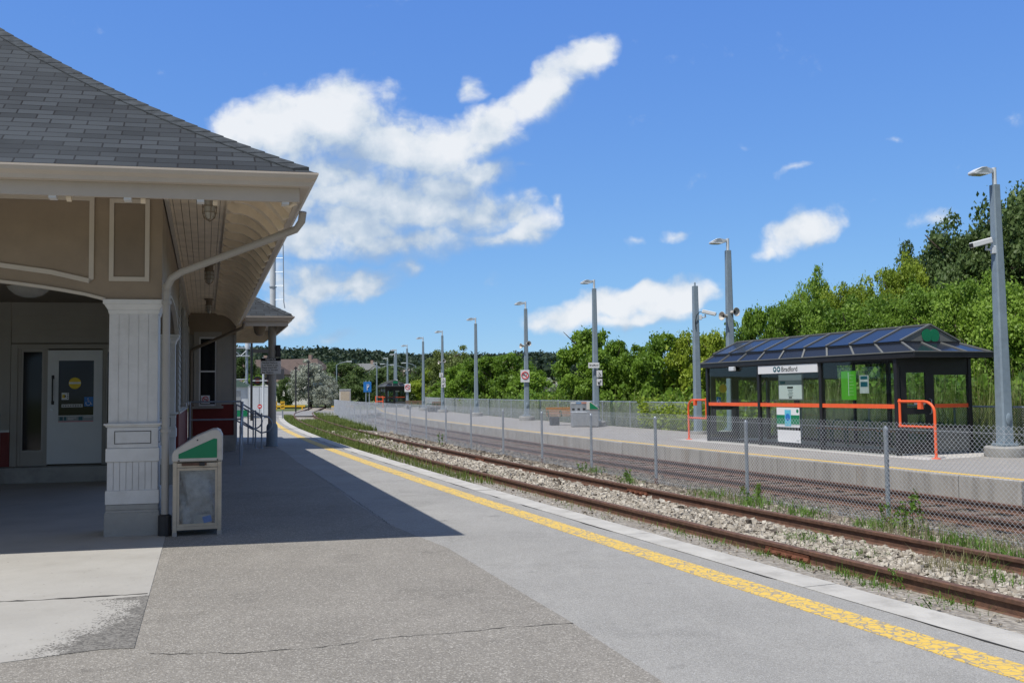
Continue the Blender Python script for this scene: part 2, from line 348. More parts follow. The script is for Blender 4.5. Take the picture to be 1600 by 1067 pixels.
MT['signwhite'] = M('sign_white', (.74, .75, .76), .4, .03, 3)
MT['bluepale'] = M('faded_blue', (.18, .30, .46), .5, .1, 6); MT['redpale'] = M('faded_red', (.55, .26, .20), .5, .1, 6)
MT['paper'] = M('poster_paper', (.55, .56, .56), .5, .10, 9)
MT['paperdim'] = M('dim_print', (.30, .33, .34), .5, .10, 12)
MT['signblack'] = M('sign_black', (.012, .012, .013), .5)
MT['signred'] = M('sign_red', (.62, .02, .03), .4)
MT['yellow'] = M('yellow_paint', (.72, .43, .03), .5, .1, 6)
MT['yellowsticker'] = M('yellow_sticker', (.75, .55, .03), .5)
MT['wooddark'] = M('weathered_wood', (.12, .075, .045), .7, .25, 9, .2, 40)
MT['wood'] = M('bench_wood', (.33, .17, .075), .6, .25, 9, .2, 40)
MT['benchgreen'] = M('dark_green_metal', (.008, .085, .045), .4)
MT['stainless'] = M('stainless_panel', (.42, .44, .46), .35, .1, 4, metal=.6)
MT['binframe'] = M('bin_frame', (.50, .43, .33), .55, .12, 6, dirt=(.25, .2, .15), dirt_amt=.5)
MT['bincap'] = M('bin_hood', (.52, .49, .44), .5, .08, 6, dirt=(.3, .27, .22), dirt_amt=.4)
MT['bag'] = M('clear_bin_bag', (.30, .33, .36), .22, .35, 9, .9, 14, spec=.6)
MT['panelgrey'] = M('grey_panel', (.17, .175, .165), .5, .06, 3)
MT['hutroof'] = M('dull_green_roof', (.10, .16, .13), .6, .1, 3)
MT['brown'] = M('brown_roof', (.105, .078, .068), .9, .2, 1)
MT['brick'] = M('house_wall', (.30, .22, .19), .9, .2, .5)
MT['bldwhite'] = M('pale_cladding', (.62, .60, .57), .7, .06, .3)
MT['lens'] = M('lamp_glass', (.40, .39, .35), .25, .1, 8)
MT['signallens'] = M('dark_red_lens', (.09, .012, .01), .3)
MT['trunk'] = M('bark', (.075, .06, .045), .9, .3, 6, .6, 14)
MT['wire'] = M('galvanized_wire', (.58, .61, .63), .45, .12, 3, metal=.35)
MT['gravel_road'] = M('road_surface', (.24, .235, .225), .9, .15, 1.5, .5, 30)
MT['soil'] = M('dirt', (.22, .195, .165), .95, .25, 2.5, .7, 25, dirt=(.12, .11, .09), dirt_amt=.5)

def glass(name, tint=(.80, .88, .86), refl=1.0):
    m, nt, p = newmat(name); nt.nodes.remove(p)
    t = node(nt, 'ShaderNodeBsdfTransparent'); t.inputs[0].default_value = (*tint, 1)
    gl = node(nt, 'ShaderNodeBsdfGlossy'); gl.inputs['Roughness'].default_value = .015
    lw = node(nt, 'ShaderNodeLayerWeight'); lw.inputs['Blend'].default_value = .5
    fr = math_(nt, 'MULTIPLY_ADD', math_(nt, 'POWER', lw.outputs['Facing'], 5.0), .94, .03)
    mx = node(nt, 'ShaderNodeMixShader'); nt.links.new(math_(nt, 'MULTIPLY', fr, refl), mx.inputs[0])
    nt.links.new(t.outputs[0], mx.inputs[1]); nt.links.new(gl.outputs[0], mx.inputs[2])
    nt.links.new(mx.outputs[0], nt.nodes['Material Output'].inputs[0])
    return m
MT['glass'] = glass('shelter_glass', (.92, .965, .945))
MT['binglass'] = glass('scratched_clear_panel', (.92, .94, .95), 1.4)
m, nt, p = newmat('dark_window'); p.inputs['Specular IOR Level'].default_value = .28; p.inputs['Base Color'].default_value = (.010, .011, .012, 1); p.inputs['Roughness'].default_value = .06; MT['window'] = m
m, nt, p = newmat('blue_roof_glazing'); p.inputs['Base Color'].default_value = (.016, .020, .030, 1); p.inputs['Roughness'].default_value = .2; p.inputs['Specular IOR Level'].default_value = .38; MT['glazing'] = m

def shingle_mat():
    m, nt, p = newmat('slate_grey_shingles')
    uv = coord(nt, 'UV')
    b = node(nt, 'ShaderNodeTexBrick'); nt.links.new(uv, b.inputs['Vector'])
    b.offset = .42; b.offset_frequency = 2; b.squash = 1
    b.inputs['Color1'].default_value = (.024, .029, .034, 1); b.inputs['Color2'].default_value = (.066, .078, .090, 1); b.inputs['Mortar'].default_value = (.005, .005, .006, 1)
    b.inputs['Scale'].default_value = 1; b.inputs['Brick Width'].default_value = .37; b.inputs['Row Height'].default_value = .145
    b.inputs['Mortar Size'].default_value = .0085; b.inputs['Mortar Smooth'].default_value = .1; b.inputs['Bias'].default_value = -.1
    f = noise(nt, 160, 3, .6, uv); c = mixc(nt, mapr(nt, f, .35, .75, 0, .5), b.outputs['Color'], (.035, .036, .04))
    g = noise(nt, .8, 5, .6, uv); c = mixc(nt, mapr(nt, g, .35, .75, 0, .45), c, (.064, .074, .083))
    nt.links.new(c, p.inputs['Base Color']); p.inputs['Roughness'].default_value = .92; p.inputs['Specular IOR Level'].default_value = .25
    # every course is a little wedge: thick at its lower edge
    sx = node(nt, 'ShaderNodeSeparateXYZ'); nt.links.new(uv, sx.inputs[0])
    row = math_(nt, 'FRACT', math_(nt, 'DIVIDE', sx.outputs[1], .145))
    h = math_(nt, 'SUBTRACT', math_(nt, 'SUBTRACT', 1.0, row), math_(nt, 'MULTIPLY', b.outputs['Fac'], .8))
    h = math_(nt, 'ADD', h, math_(nt, 'MULTIPLY', f, .25))
    bump(nt, p, h, .6, .012)
    return m
MT['shingle'] = shingle_mat()
MT['ridgecap'] = M('ridge_shingle', (.045, .053, .061), .92, .45, 9, .5, 120)

def yellow_line_mat(name, under, wear=.5, col=(.70, .43, .045)):
    m, nt, p = newmat(name); co = coord(nt)
    v = node(nt, 'ShaderNodeTexVoronoi', feature='DISTANCE_TO_EDGE'); v.inputs['Scale'].default_value = 13
    nz = node(nt, 'ShaderNodeTexNoise'); nz.inputs['Scale'].default_value = 9; nz.inputs['Detail'].default_value = 6; nt.links.new(co, nz.inputs['Vector'])
    ad = node(nt, 'ShaderNodeVectorMath', operation='MULTIPLY_ADD'); nt.links.new(nz.outputs['Color'], ad.inputs[0]); ad.inputs[1].default_value = (.16, .16, .16); nt.links.new(co, ad.inputs[2])
    nt.links.new(ad.outputs[0], v.inputs['Vector'])
    n2 = noise(nt, 10, 9, .74, co); n3 = noise(nt, 1.1, 4, .5, co)
    crack = mapr(nt, v.outputs['Distance'], .0, .11, 1, 0)
    k = math_(nt, 'ADD', math_(nt, 'MULTIPLY', crack, .42), math_(nt, 'ADD', math_(nt, 'MULTIPLY', n2, 1.1), math_(nt, 'MULTIPLY', n3, .35)))
    w = mapr(nt, k, 1.25-wear*.36, 1.29-wear*.36, 0, .92)
    c = mixc(nt, mapr(nt, noise(nt, 30, 4, .6, co), .3, .7), tuple(x*.88 for x in col), tuple(min(1, x*1.1) for x in col))
    c = mixc(nt, w, c, under)
    nt.links.new(c, p.inputs['Base Color']); p.inputs['Roughness'].default_value = .8; p.inputs['Specular IOR Level'].default_value = .3
    bump(nt, p, math_(nt, 'SUBTRACT', 1., w), .35, .004)
    return m
MT['line_worn'] = yellow_line_mat('worn_yellow_line', (.28, .26, .23), .96, (.68, .465, .10))
MT['line_far'] = yellow_line_mat('far_yellow_line', (.45, .35, .12), .0, (.80, .50, .035))

def leaf_mat(name, dark, light, trans=.35):
    m, nt, p = newmat(name)
    at = node(nt, 'ShaderNodeAttribute'); at.attribute_name = 'tint'
    oi = node(nt, 'ShaderNodeObjectInfo')
    f = math_(nt, 'ADD', math_(nt, 'MULTIPLY', at.outputs['Fac'], .70), math_(nt, 'MULTIPLY', oi.outputs['Random'], .40))
    c = mixc(nt, f, dark, light)
    nt.links.new(c, p.inputs['Base Color']); p.inputs['Roughness'].default_value = .55; p.inputs['Specular IOR Level'].default_value = .35
    tr = node(nt, 'ShaderNodeBsdfTranslucent'); nt.links.new(mixc(nt, .5, c, light), tr.inputs[0])
    mx = node(nt, 'ShaderNodeMixShader'); mx.inputs[0].default_value = trans
    nt.links.new(p.outputs[0], mx.inputs[1]); nt.links.new(tr.outputs[0], mx.inputs[2]); nt.links.new(mx.outputs[0], nt.nodes['Material Output'].inputs[0])
    return m
MT['leaf_green'] = leaf_mat('green_leaves', (.06, .135, .012), (.235, .38, .04))
MT['leaf_big_green'] = leaf_mat('fresh_green_leaves', (.07, .155, .016), (.28, .43, .055))
MT['leaf_yellow'] = leaf_mat('yellow_green_leaves', (.10, .18, .014), (.35, .44, .045))
MT['leaf_dark'] = leaf_mat('dark_green_leaves', (.05, .095, .028), (.15, .22, .065))
MT['leaf_silver'] = leaf_mat('silver_grey_leaves', (.22, .25, .19), (.50, .53, .45), .2)
MT['leaf_willow'] = leaf_mat('pale_willow_leaves', (.10, .145, .035), (.24, .30, .09))
MT['leaf_hill'] = leaf_mat('far_wood_leaves', (.022, .042, .022), (.055, .085, .04), .2)
MT['grass'] = leaf_mat('grass_blades', (.06, .10, .018), (.19, .24, .05), .35)
MT['grass_dry'] = leaf_mat('dry_grass_blades', (.14, .14, .05), (.33, .30, .15), .3)
MT['weed'] = leaf_mat('weed_leaves', (.06, .13, .015), (.16, .28, .04), .35)
# ------------------------------------------------------------------ ground, platforms and tracks
def edge_x(Y):
    c = (0.218, 2.556, -20.413, 5.712)
    f = lambda y: ((c[0]*y/50+c[1])*y/50+c[2])*y/50+c[3]
    if Y < 4: return f(4)-.400*(Y-4)
    if Y > 80: return f(80)-.17*(Y-80)
    return f(Y)
def P(Y, s, z=0.):
    """point s metres to the right of the near platform's edge at Y"""
    t = Vector((edge_x(Y+.05)-edge_x(Y-.05), .1)).normalized()
    return Vector((edge_x(Y)+s*t.y, Y-s*t.x, z))
def T(Y): return Vector((edge_x(Y+.05)-edge_x(Y-.05), .1, 0)).normalized()
def ys(a, b, st):
    n = max(2, int(round((b-a)/st))+1); return [a+(b-a)*i/(n-1) for i in range(n)]
def opp(Y): return 8.0+.02*max(0, 26-Y)
def ribbon(mb, Ys, s0, s1, z0, z1=None):
    z1 = z0 if z1 is None else z1; n = len(mb.v)
    for Y in Ys:
        a = s0(Y) if callable(s0) else s0; b = s1(Y) if callable(s1) else s1
        mb.v += [tuple(P(Y, a, z0)), tuple(P(Y, b, z1))]
    for i in range(len(Ys)-1): mb.f.append((n+2*i, n+2*i+1, n+2*i+3, n+2*i+2))
    return mb
def sheet(name, pts, z, m, st=True):
    mb = MB(); mb.add([(x, y, z) for x, y in pts], [tuple(range(len(pts)))]); return mb.build(name, m, kind='structure' if st else None, skirt=.012)

# ground to the horizon with the far ridge modelled in
def ridge(x, y):
    if y < 150: return 0.
    h = (y-150)/260.; h = min(1, h); h = h*h*(3-2*h)
    prof = 12+5*math.exp(-((x+.19*y)/(.10*y))**2)+4*math.exp(-((x+.32*y)/(.06*y))**2)-7*min(1, max(0, (x-.02*y)/(.3*y)))
    return h*max(2., prof+1.3*math.sin(x*.021)+.9*math.sin(x*.057+1))
mb = MB(); XS = [-1500, -700, -420]+list(range(-320, 321, 20))+[420, 700, 1500]; YS = [-600, -60, -10, 60, 110, 150]+list(range(170, 600, 22))+[700, 900, 1400, 2600]
for y in YS:
    for x in XS: mb.v.append((x, y, -.56+ridge(x, y)))
nx = len(XS)
for j in range(len(YS)-1):
    for i in range(nx-1): mb.f.append((j*nx+i, j*nx+i+1, (j+1)*nx+i+1, (j+1)*nx+i))
mt, nt, p = newmat('meadow'); co = coord(nt)
nt.links.new(mixc(nt, mapr(nt, noise(nt, .35, 8, .65, co), .3, .7), (.055, .085, .02), (.15, .17, .05)), p.inputs['Base Color']); p.inputs['Roughness'].default_value = .95
MT['meadow'] = mt
mb.build('ground', mt, kind='structure', smooth=True)

Y0 = -8.
pts = [tuple(P(Y, -.34)[:2]) for Y in ys(Y0, 70, 1.0)]+[(-34, 70), (-34, Y0)]
sheet('platform_asphalt', pts, 0., MT['asphalt'])
sheet('old_asphalt', [(2.75, Y0), (1.62, 2.0), (0.81, 5.17), (.58, 5.9), (0.40, 6.49), (-.12, 8.0), (-0.69, 9.67), (-1.14, 10.6), (-1.51, 11.4), (-2.4, 13.9), (-3.21, 16.52), (-4.2, 19.4), (-5.04, 21.84), (-6.2, 25.5), (-8.5, 32), (-14, 32), (-14, Y0)], .004, MT['asphalt_old'])
# concrete strip along the edge, in lengths, with the step down to the track
random.seed(3)
mb = MB(); y = Y0
while y < 70:
    l = random.uniform(2.2, 3.4)
    Ys = ys(y, min(70, y+l)-.012, .8)
    dz = random.uniform(-.004, .003); w = random.uniform(-.012, .012)
    prof = lambda Y: [P(Y, -.335, -.2), P(Y, -.335+w*0, .004+dz), P(Y, -.008, .004+dz), P(Y, 0.006+w*.5, -.012), P(Y, .006+w*.5, -.28), P(Y, -.02, -.3)]
    mb.sweep([0]*6, [[tuple(q) for q in prof(Y)] for Y in Ys]); y += l
mb.build('platform_edge_strip', MT['strip'], kind='structure')
# black seam between strip and asphalt, patchy
mb = MB()
for (a, b) in ((5.2, 7.4), (8.0, 9.6), (9.9, 13.5), (14.2, 18), (19, 26), (27, 38)):
    Yl = ys(a, b, .12); n = len(mb.v)
    for i, Y in enumerate(Yl):
        w = .003+.045*max(0, -.25+ math.sin(i*.37+a)*.5+.5)*random.uniform(.3, 1) if 0 < i < len(Yl)-1 else .002
        mb.v += [tuple(P(Y, -.336-w, .0045)), tuple(P(Y, -.3365, .0045))]
    for i in range(len(Yl)-1): mb.f.append((n+2*i, n+2*i+1, n+2*i+3, n+2*i+2))
mb.build('tar_seam', MT['crack'], kind='structure')
ribbon(MB(), ys(-6, 66, .8), -.84, -.58, .0045).build('yellow_line', MT['line_worn'], kind='structure', skirt=.01)

# cracks: thin wavering strips
def crack(name, pts, z, w=.012, seed=1):
    r = random.Random(seed); mb = MB(); Q = []
    for i in range(len(pts)-1):
        a, b = Vector(pts[i]), Vector(pts[i+1]); k = max(2, int((b-a).length/.05))
        for j in range(k): Q.append(a.lerp(b, j/k)+Vector((r.gauss(0, .008), r.gauss(0, .012))))
    Q.append(Vector(pts[-1]))
    for i, q in enumerate(Q):
        t = (Q[min(i+1, len(Q)-1)]-Q[max(0, i-1)]).normalized(); nrm = Vector((-t.y, t.x))
        ww = w*r.uniform(.15, 1)*.5
        mb.v += [(*(q+nrm*ww), z), (*(q-nrm*ww), z)]
    for i in range(len(Q)-1): mb.f.append((2*i, 2*i+1, 2*i+3, 2*i+2))
    return mb.build(name, MT['crack'], kind='structure')
crack('asphalt_crack', [(-2.29, 5.86), (-1.7, 5.84), (-1.24, 5.96), (-.8, 6.18), (-.45, 6.26), (0, 6.42), (.40, 6.49)], .0065, .013)
crack('asphalt_crack', [(-1.51, 11.4), (-3.21, 16.52), (-5.04, 21.84)], .0065, .011, 6)
crack('asphalt_crack', [(-4.6, 19.2), (-3.3, 19.4), (-2.2, 18.6)], .0065, .014, 8)

# road over the tracks beyond the platform
mb = MB(); mb.add([(-90, 70, -.03), (-13.4, 70.5, -.03), (-9, 90, -.03), (-90, 96, -.03)], [(0, 1, 2, 3)]); mb.build('road', MT['gravel_road'], kind='structure')

# track bed
mt, nt, p = newmat('ballast_bed'); co = coord(nt); at_ = node(nt, 'ShaderNodeAttribute'); at_.attribute_name = 'tint'
vo = node(nt, 'ShaderNodeTexVoronoi'); vo.inputs['Scale'].default_value = 20; nt.links.new(co, vo.inputs['Vector'])
sc = node(nt, 'ShaderNodeSeparateColor'); nt.links.new(vo.outputs['Color'], sc.inputs[0])
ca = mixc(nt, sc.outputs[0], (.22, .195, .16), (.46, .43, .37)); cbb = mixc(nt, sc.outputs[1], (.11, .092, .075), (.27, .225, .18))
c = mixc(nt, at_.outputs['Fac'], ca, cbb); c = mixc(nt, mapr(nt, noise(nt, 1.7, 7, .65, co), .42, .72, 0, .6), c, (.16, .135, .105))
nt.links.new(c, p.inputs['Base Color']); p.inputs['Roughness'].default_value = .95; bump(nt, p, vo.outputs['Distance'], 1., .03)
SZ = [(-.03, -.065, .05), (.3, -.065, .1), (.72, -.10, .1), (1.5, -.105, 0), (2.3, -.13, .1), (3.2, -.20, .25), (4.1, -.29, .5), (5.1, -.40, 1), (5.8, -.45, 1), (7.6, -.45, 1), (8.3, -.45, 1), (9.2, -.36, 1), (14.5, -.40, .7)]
def bed_z(s):
    for (a, za, _), (b, zb, _) in zip(SZ, SZ[1:]):
        if s <= b: return za+(zb-za)*(s-a)/(b-a)
    return SZ[-1][1]
mb = MB(); YL = ys(-6, 118, 1.0); n = len(SZ)
for Y in YL:
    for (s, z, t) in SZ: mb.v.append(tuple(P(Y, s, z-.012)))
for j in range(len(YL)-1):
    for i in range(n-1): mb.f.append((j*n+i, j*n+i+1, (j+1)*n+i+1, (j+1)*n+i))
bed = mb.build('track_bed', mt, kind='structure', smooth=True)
a = bed.data.attributes.new('tint', 'FLOAT', 'POINT')
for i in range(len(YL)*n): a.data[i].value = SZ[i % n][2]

# loose stones of the ballast, one mesh
def stones(name, zones, seed):
    r = np.random.default_rng(seed); V = []; F = []; C = []; nv = 0
    cube = np.array([(-1,-1,-1),(1,-1,-1),(1,1,-1),(-1,1,-1),(-1,-1,1),(1,-1,1),(1,1,1),(-1,1,1)], float)*.62
    faces = np.array([(0,3,2,1),(4,5,6,7),(0,1,5,4),(1,2,6,5),(2,3,7,6),(3,0,4,7)])
    for (y0, y1, s0, s1, dens, size, t0, t1, sink) in zones:
        k = int((y1-y0)*(s1-s0)*dens)
        for _ in range(k):
            Y = r.uniform(y0, y1); s = r.uniform(s0, s1)
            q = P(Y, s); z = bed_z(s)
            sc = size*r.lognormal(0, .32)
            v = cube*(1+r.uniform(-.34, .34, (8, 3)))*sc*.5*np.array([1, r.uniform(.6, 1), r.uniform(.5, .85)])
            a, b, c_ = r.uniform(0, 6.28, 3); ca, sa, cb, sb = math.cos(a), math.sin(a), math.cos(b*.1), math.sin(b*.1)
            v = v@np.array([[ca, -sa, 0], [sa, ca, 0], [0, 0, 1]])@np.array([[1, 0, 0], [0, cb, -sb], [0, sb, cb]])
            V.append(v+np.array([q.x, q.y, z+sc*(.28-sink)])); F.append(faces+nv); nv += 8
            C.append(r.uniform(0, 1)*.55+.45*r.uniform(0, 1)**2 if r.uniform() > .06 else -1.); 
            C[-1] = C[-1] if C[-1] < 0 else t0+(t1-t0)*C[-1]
    me = bpy.data.meshes.new(name); me.from_pydata(np.concatenate(V).tolist(), [], np.concatenate(F).tolist())
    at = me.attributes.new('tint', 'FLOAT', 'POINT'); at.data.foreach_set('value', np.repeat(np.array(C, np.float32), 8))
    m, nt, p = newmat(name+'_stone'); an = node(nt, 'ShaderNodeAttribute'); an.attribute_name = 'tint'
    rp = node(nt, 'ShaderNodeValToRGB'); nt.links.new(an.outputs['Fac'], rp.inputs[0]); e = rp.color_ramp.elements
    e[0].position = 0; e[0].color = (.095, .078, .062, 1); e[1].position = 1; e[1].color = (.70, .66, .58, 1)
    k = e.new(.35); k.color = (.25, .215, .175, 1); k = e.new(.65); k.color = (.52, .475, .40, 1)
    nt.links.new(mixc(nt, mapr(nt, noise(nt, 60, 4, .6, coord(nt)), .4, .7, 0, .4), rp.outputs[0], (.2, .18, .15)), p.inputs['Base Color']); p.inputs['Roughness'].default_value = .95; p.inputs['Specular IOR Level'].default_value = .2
    me.materials.append(m); o = link(bpy.data.objects.new(name, me)); o['kind'] = 'stuff'; o['label'] = 'crushed stone ballast lying between and beside the rails'; return o
Z = []
for (y0, y1, d, sz) in ((5., 10, 900, .040), (10, 16, 620, .045), (16, 25, 300, .055), (25, 42, 110, .075)):
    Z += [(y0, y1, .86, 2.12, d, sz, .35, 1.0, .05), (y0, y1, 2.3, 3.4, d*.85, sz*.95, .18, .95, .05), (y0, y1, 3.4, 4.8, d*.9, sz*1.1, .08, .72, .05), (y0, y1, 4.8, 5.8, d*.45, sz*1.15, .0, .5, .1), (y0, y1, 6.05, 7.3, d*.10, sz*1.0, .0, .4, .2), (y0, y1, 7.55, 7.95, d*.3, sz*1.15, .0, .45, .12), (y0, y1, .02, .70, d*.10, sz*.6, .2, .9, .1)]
Z += [(6, 12.5, 8.2, 12, 200, .085, .1, .8, -.2)]
stones('ballast_stones', Z, 11)

# rails: a track is a thing, each rail and tie a part
RP = [(-.065, 0), (.065, 0), (.065, .012), (.012, .028), (.009, .1), (.034, .112), (.036, .143), (.03, .15), (-.03, .15), (-.036, .143), (-.034, .112), (-.009, .1), (-.012, .028), (-.065, .012)]
def rail_mb(s, zb, Ys):
    mb = MB(); st = []
    for Y in Ys:
        st.append([tuple(P(Y, s+a, zb+h)) for (a, h) in RP])
    return mb.sweep(RP, st)
def joint_bar(Y, s, zb, side, m, parent):
    mb = MB()
    for sd in (-1, 1):
        st = [[tuple(P(y, s+sd*(a), zb+h)) for (a, h) in ((.012, .03), (.045, .03), (.05, .05), (.03, .075), (.034, .1), (.012, .1))] for y in (Y-.32, Y, Y+.32)]
        mb.sweep([0]*6, st)
    for k in range(4):
        y = Y-.24+.16*k; q0 = P(y, s-.085, zb+.065); q1 = P(y, s+.085, zb+.065); mb.tube([q0, q1], .017, 6)
    return mb.build('joint_bar', m, parent)
tA = thing('railway_track', 'rusty railway siding with brown rails in pale gravel beside the yellow platform line', 'railway track')
for s in (.78, 2.22): rail_mb(s, -.132, ys(-5, 112, .7)).build('rail', MT['rust'], tA, smooth=True)
for (Y, s) in ((9.2, .78), (14.6, 2.22), (22.4, 2.22), (26.5, .78), (30.6, 2.22), (40, .78)):
    joint_bar(Y, s, -.132, 1, MT['rust_bright'], tA)
r = random.Random(4)
for k, Y in enumerate(ys(4, 46, .9)):
    mb = MB(); dz = r.uniform(-.035, -.012)
    q = P(Y, 1.51, -.12+dz-.06); t = T(Y); nn = Vector((t.y, -t.x, 0))
    mb.obox(q, nn*1.28, t*.11, Vector((0, 0, .06))); mb.build('tie', MT['tie'], tA, bevel=.012)
    if k % 2 == 0:
        for s in (.78, 2.22):
            mb = MB(); c_ = P(Y, s, -.125); mb.obox(c_, nn*.15, t*.09, Vector((0, 0, .009))); mb.build('tie_plate', MT['rust_bright'], tA)
tB = thing('railway_track', 'main railway line with dark rails and brown ties beside the far platform', 'railway track')
for s in (5.95, 7.45): rail_mb(s, -.425, ys(-5, 112, .7)).build('rail', MT['rust'], tB, smooth=True)
for Y in ys(3.5, 62, .60):
    mb = MB(); q = P(Y, 6.70, -.478+r.uniform(-.006, .006)); t = T(Y); nn = Vector((t.y, -t.x, 0))
    mb.obox(q, nn*1.3, t*.12, Vector((0, 0, .062))); mb.build('tie', MT['tie'], tB, bevel=.012)

# far platform
YE = 12.62; YP = ys(YE, 104, .9)
mb = ribbon(MB(), YP, opp, lambda Y: 13.45, 0.); mb.build('far_platform_paving', MT['asphalt_far'], kind='structure')
mb = MB(); y = YE
while y < 100:
    l = 1.22; prof = lambda Y: [P(Y, opp(Y)+.0, -.62), P(Y, opp(Y)-.005, -.012), P(Y, opp(Y)+.012, .004), P(Y, opp(Y)+.22, .004), P(Y, opp(Y)+.22, -.62)]
    Yq = [y, y+l/2, y+l-.014]; dz = r.uniform(-.004, .004); dx = r.uniform(-.006, .006)
    mb.sweep([0]*5, [[tuple(q+Vector((dx, 0, 0))) for q in prof(Y)] for Y in Yq]); y += l
q0 = [P(YE-.012, opp(YE)+.0, 0), P(YE-.012, 13.45, 0)]
mt, nt, p = newmat('streaked_concrete'); co = coord(nt); mp = node(nt, 'ShaderNodeMapping'); mp.inputs['Scale'].default_value = (3.2, 3.2, .35); nt.links.new(co, mp.inputs['Vector'])
c = mixc(nt, mapr(nt, noise(nt, .8, 6, .6, co), .3, .7), (.33, .31, .275), (.45, .425, .38)); c = mixc(nt, mapr(nt, noise(nt, 1.6, 8, .7, mp.outputs[0]), .47, .70, 0, .75), c, (.19, .17, .145))
c = mixc(nt, mapr(nt, noise(nt, 7, 8, .75, co), .55, .72, 0, .5), c, (.24, .22, .19)); c = mixc(nt, mapr(nt, noise(nt, .6, 3, .5, mp.outputs[0]), .58, .64, 0, .4), c, (.27, .20, .13))
nt.links.new(c, p.inputs['Base Color']); p.inputs['Roughness'].default_value = .92; bump(nt, p, noise(nt, 35, 6, .7, co), .5, .008)
mb.build('far_platform_curb', mt, kind='structure')
mb = MB(); d = (q0[1]-q0[0]); n3 = Vector((-.36, -.93, 0)).normalized()
mb.obox((q0[0]+q0[1])/2+Vector((0, 0, -.31))+n3*.0, d/2, n3*.012, Vector((0, 0, .308))); mb.build('far_platform_end', MT['concrete_old'], kind='structure')
mb = MB()
ribbon(mb, YP, lambda Y: opp(Y)+.245, lambda Y: opp(Y)+.385, .006)
mb.build('far_yellow_line', MT['line_far'], kind='structure', skirt=.01)
# verge behind the far platform
ribbon(MB(), ys(4, 110, 2), 13.4, 22., -.04, -.35).build('grass_bank', MT['meadow'], kind='structure')

# ------------------------------------------------------------------ chain link fences
def link_mesh(name, width, height, h=.033, rad=.0026):
    mb = MB(); nw = int(round(width/h)); h = width/nw; nr = int(round(height/h))
    for i in range(nw):
        path = []
        for k in range(nr+1):
            odd = (k+i) % 2; path.append((i*h+(h if odd else 0), (.004 if odd else -.004), k*h))
        mb.v_start = len(mb.v); n0 = len(mb.v)
        for (x, y, z) in path:
            mb.v += [(x, y-rad, z), (x+rad*.9, y+rad*.6, z), (x-rad*.9, y+rad*.6, z)]
        for k in range(nr):
            b = n0+3*k
            for (p_, q_) in ((0, 1), (1, 2), (2, 0)): mb.f.append((b+p_, b+q_, b+3+q_, b+3+p_))
    return mb
def fence(root, pts, zb, height, post_h, rad, top_rail, rusty=()):
    base = None
    for i, p_ in enumerate(pts):
        mb = MB(); mb.tube([(p_.x, p_.y, zb-.15), (p_.x, p_.y, zb+post_h)], rad, 10)
        mb.lathe([(rad+.004, -.05), (rad+.004, -.01), (rad*.7, .018), (.004, .028)], (p_.x, p_.y, zb+post_h), 10)
        for k in range(4):
            zz = zb+height*(.15+.25*k); mb.lathe([(rad+.004, -.012), (rad+.004, .012)], (p_.x, p_.y, zz), 10)
        po = mb.build('post', MT['galv'], root, smooth=True)
        if i in rusty:
            mb = MB(); mb.tube([(p_.x, p_.y, zb-.1), (p_.x, p_.y, zb+.13)], rad+.005, 10); mb.build('rusty_foot', MT['rust_bright'], po, smooth=True)
    for a, b in zip(pts, pts[1:]):
        d = b-a; L_ = d.length
        if base is None: base = link_mesh('wire_mesh', 3.0, height).build('wire_mesh', MT['wire'], root, smooth=True); o = base
        else: o = base.copy(); link(o); o.parent = root
        o.location = (a.x, a.y, zb+.03); o.rotation_euler = (0, 0, math.atan2(d.y, d.x)); o.scale = (L_/3.0, 1, 1)
        # each bay's mesh gets pushed to the camera side of the posts
        nrm = Vector((d.y, -d.x)).normalized(); o.location.x -= nrm.x*(rad+.006); o.location.y -= nrm.y*(rad+.006)
    mb = MB()
    if top_rail: mb.tube([(p_.x, p_.y, zb+height+.02) for p_ in pts], .021, 8); mb.build('top_rail', MT['galv'], root, smooth=True)
    else:
        mb.tube([(p_.x-.03, p_.y-.015, zb+height-.05) for p_ in pts], .0025, 5); mb.tube([(p_.x-.03, p_.y-.015, zb+.08) for p_ in pts], .0025, 5); mb.build('tension_wire', MT['wire'], root)
def par(Ya, s):
    """the curve parameter whose point s metres off the edge lies at depth Ya"""
    lo, hi = Ya-15, Ya+15
    for _ in range(40):
        m_ = (lo+hi)/2
        if P(m_, s).y < Ya: lo = m_
        else: hi = m_
    return lo
YF = [6.9, 9.75, 12.71, 15.73, 18.63, 21.47, 24.36, 27.3, 30.4, 33.45, 36.4, 39.3, 42.3, 45.2, 48.2, 51.2, 54.3, 57.4, 60.6, 63.8, 67, 70.3, 73.7, 77.2, 80.7]
fn = thing('chain_link_fence', 'waist high chain link fence without top rail running between the two tracks', 'fence')
fence(fn, [P(par(Y, 4.1), 4.1) for Y in YF], -.28, 1.37, 1.33, .030, False, (2, 4, 5, 6, 9, 12))
fb_ = thing('chain_link_fence', 'chain link fence with a top rail along the back of the far platform', 'fence')
fence(fb_, [P(Y, 13.62) for Y in ys(4, 102, 3.0)], -.02, 1.10, 1.13, .026, True)
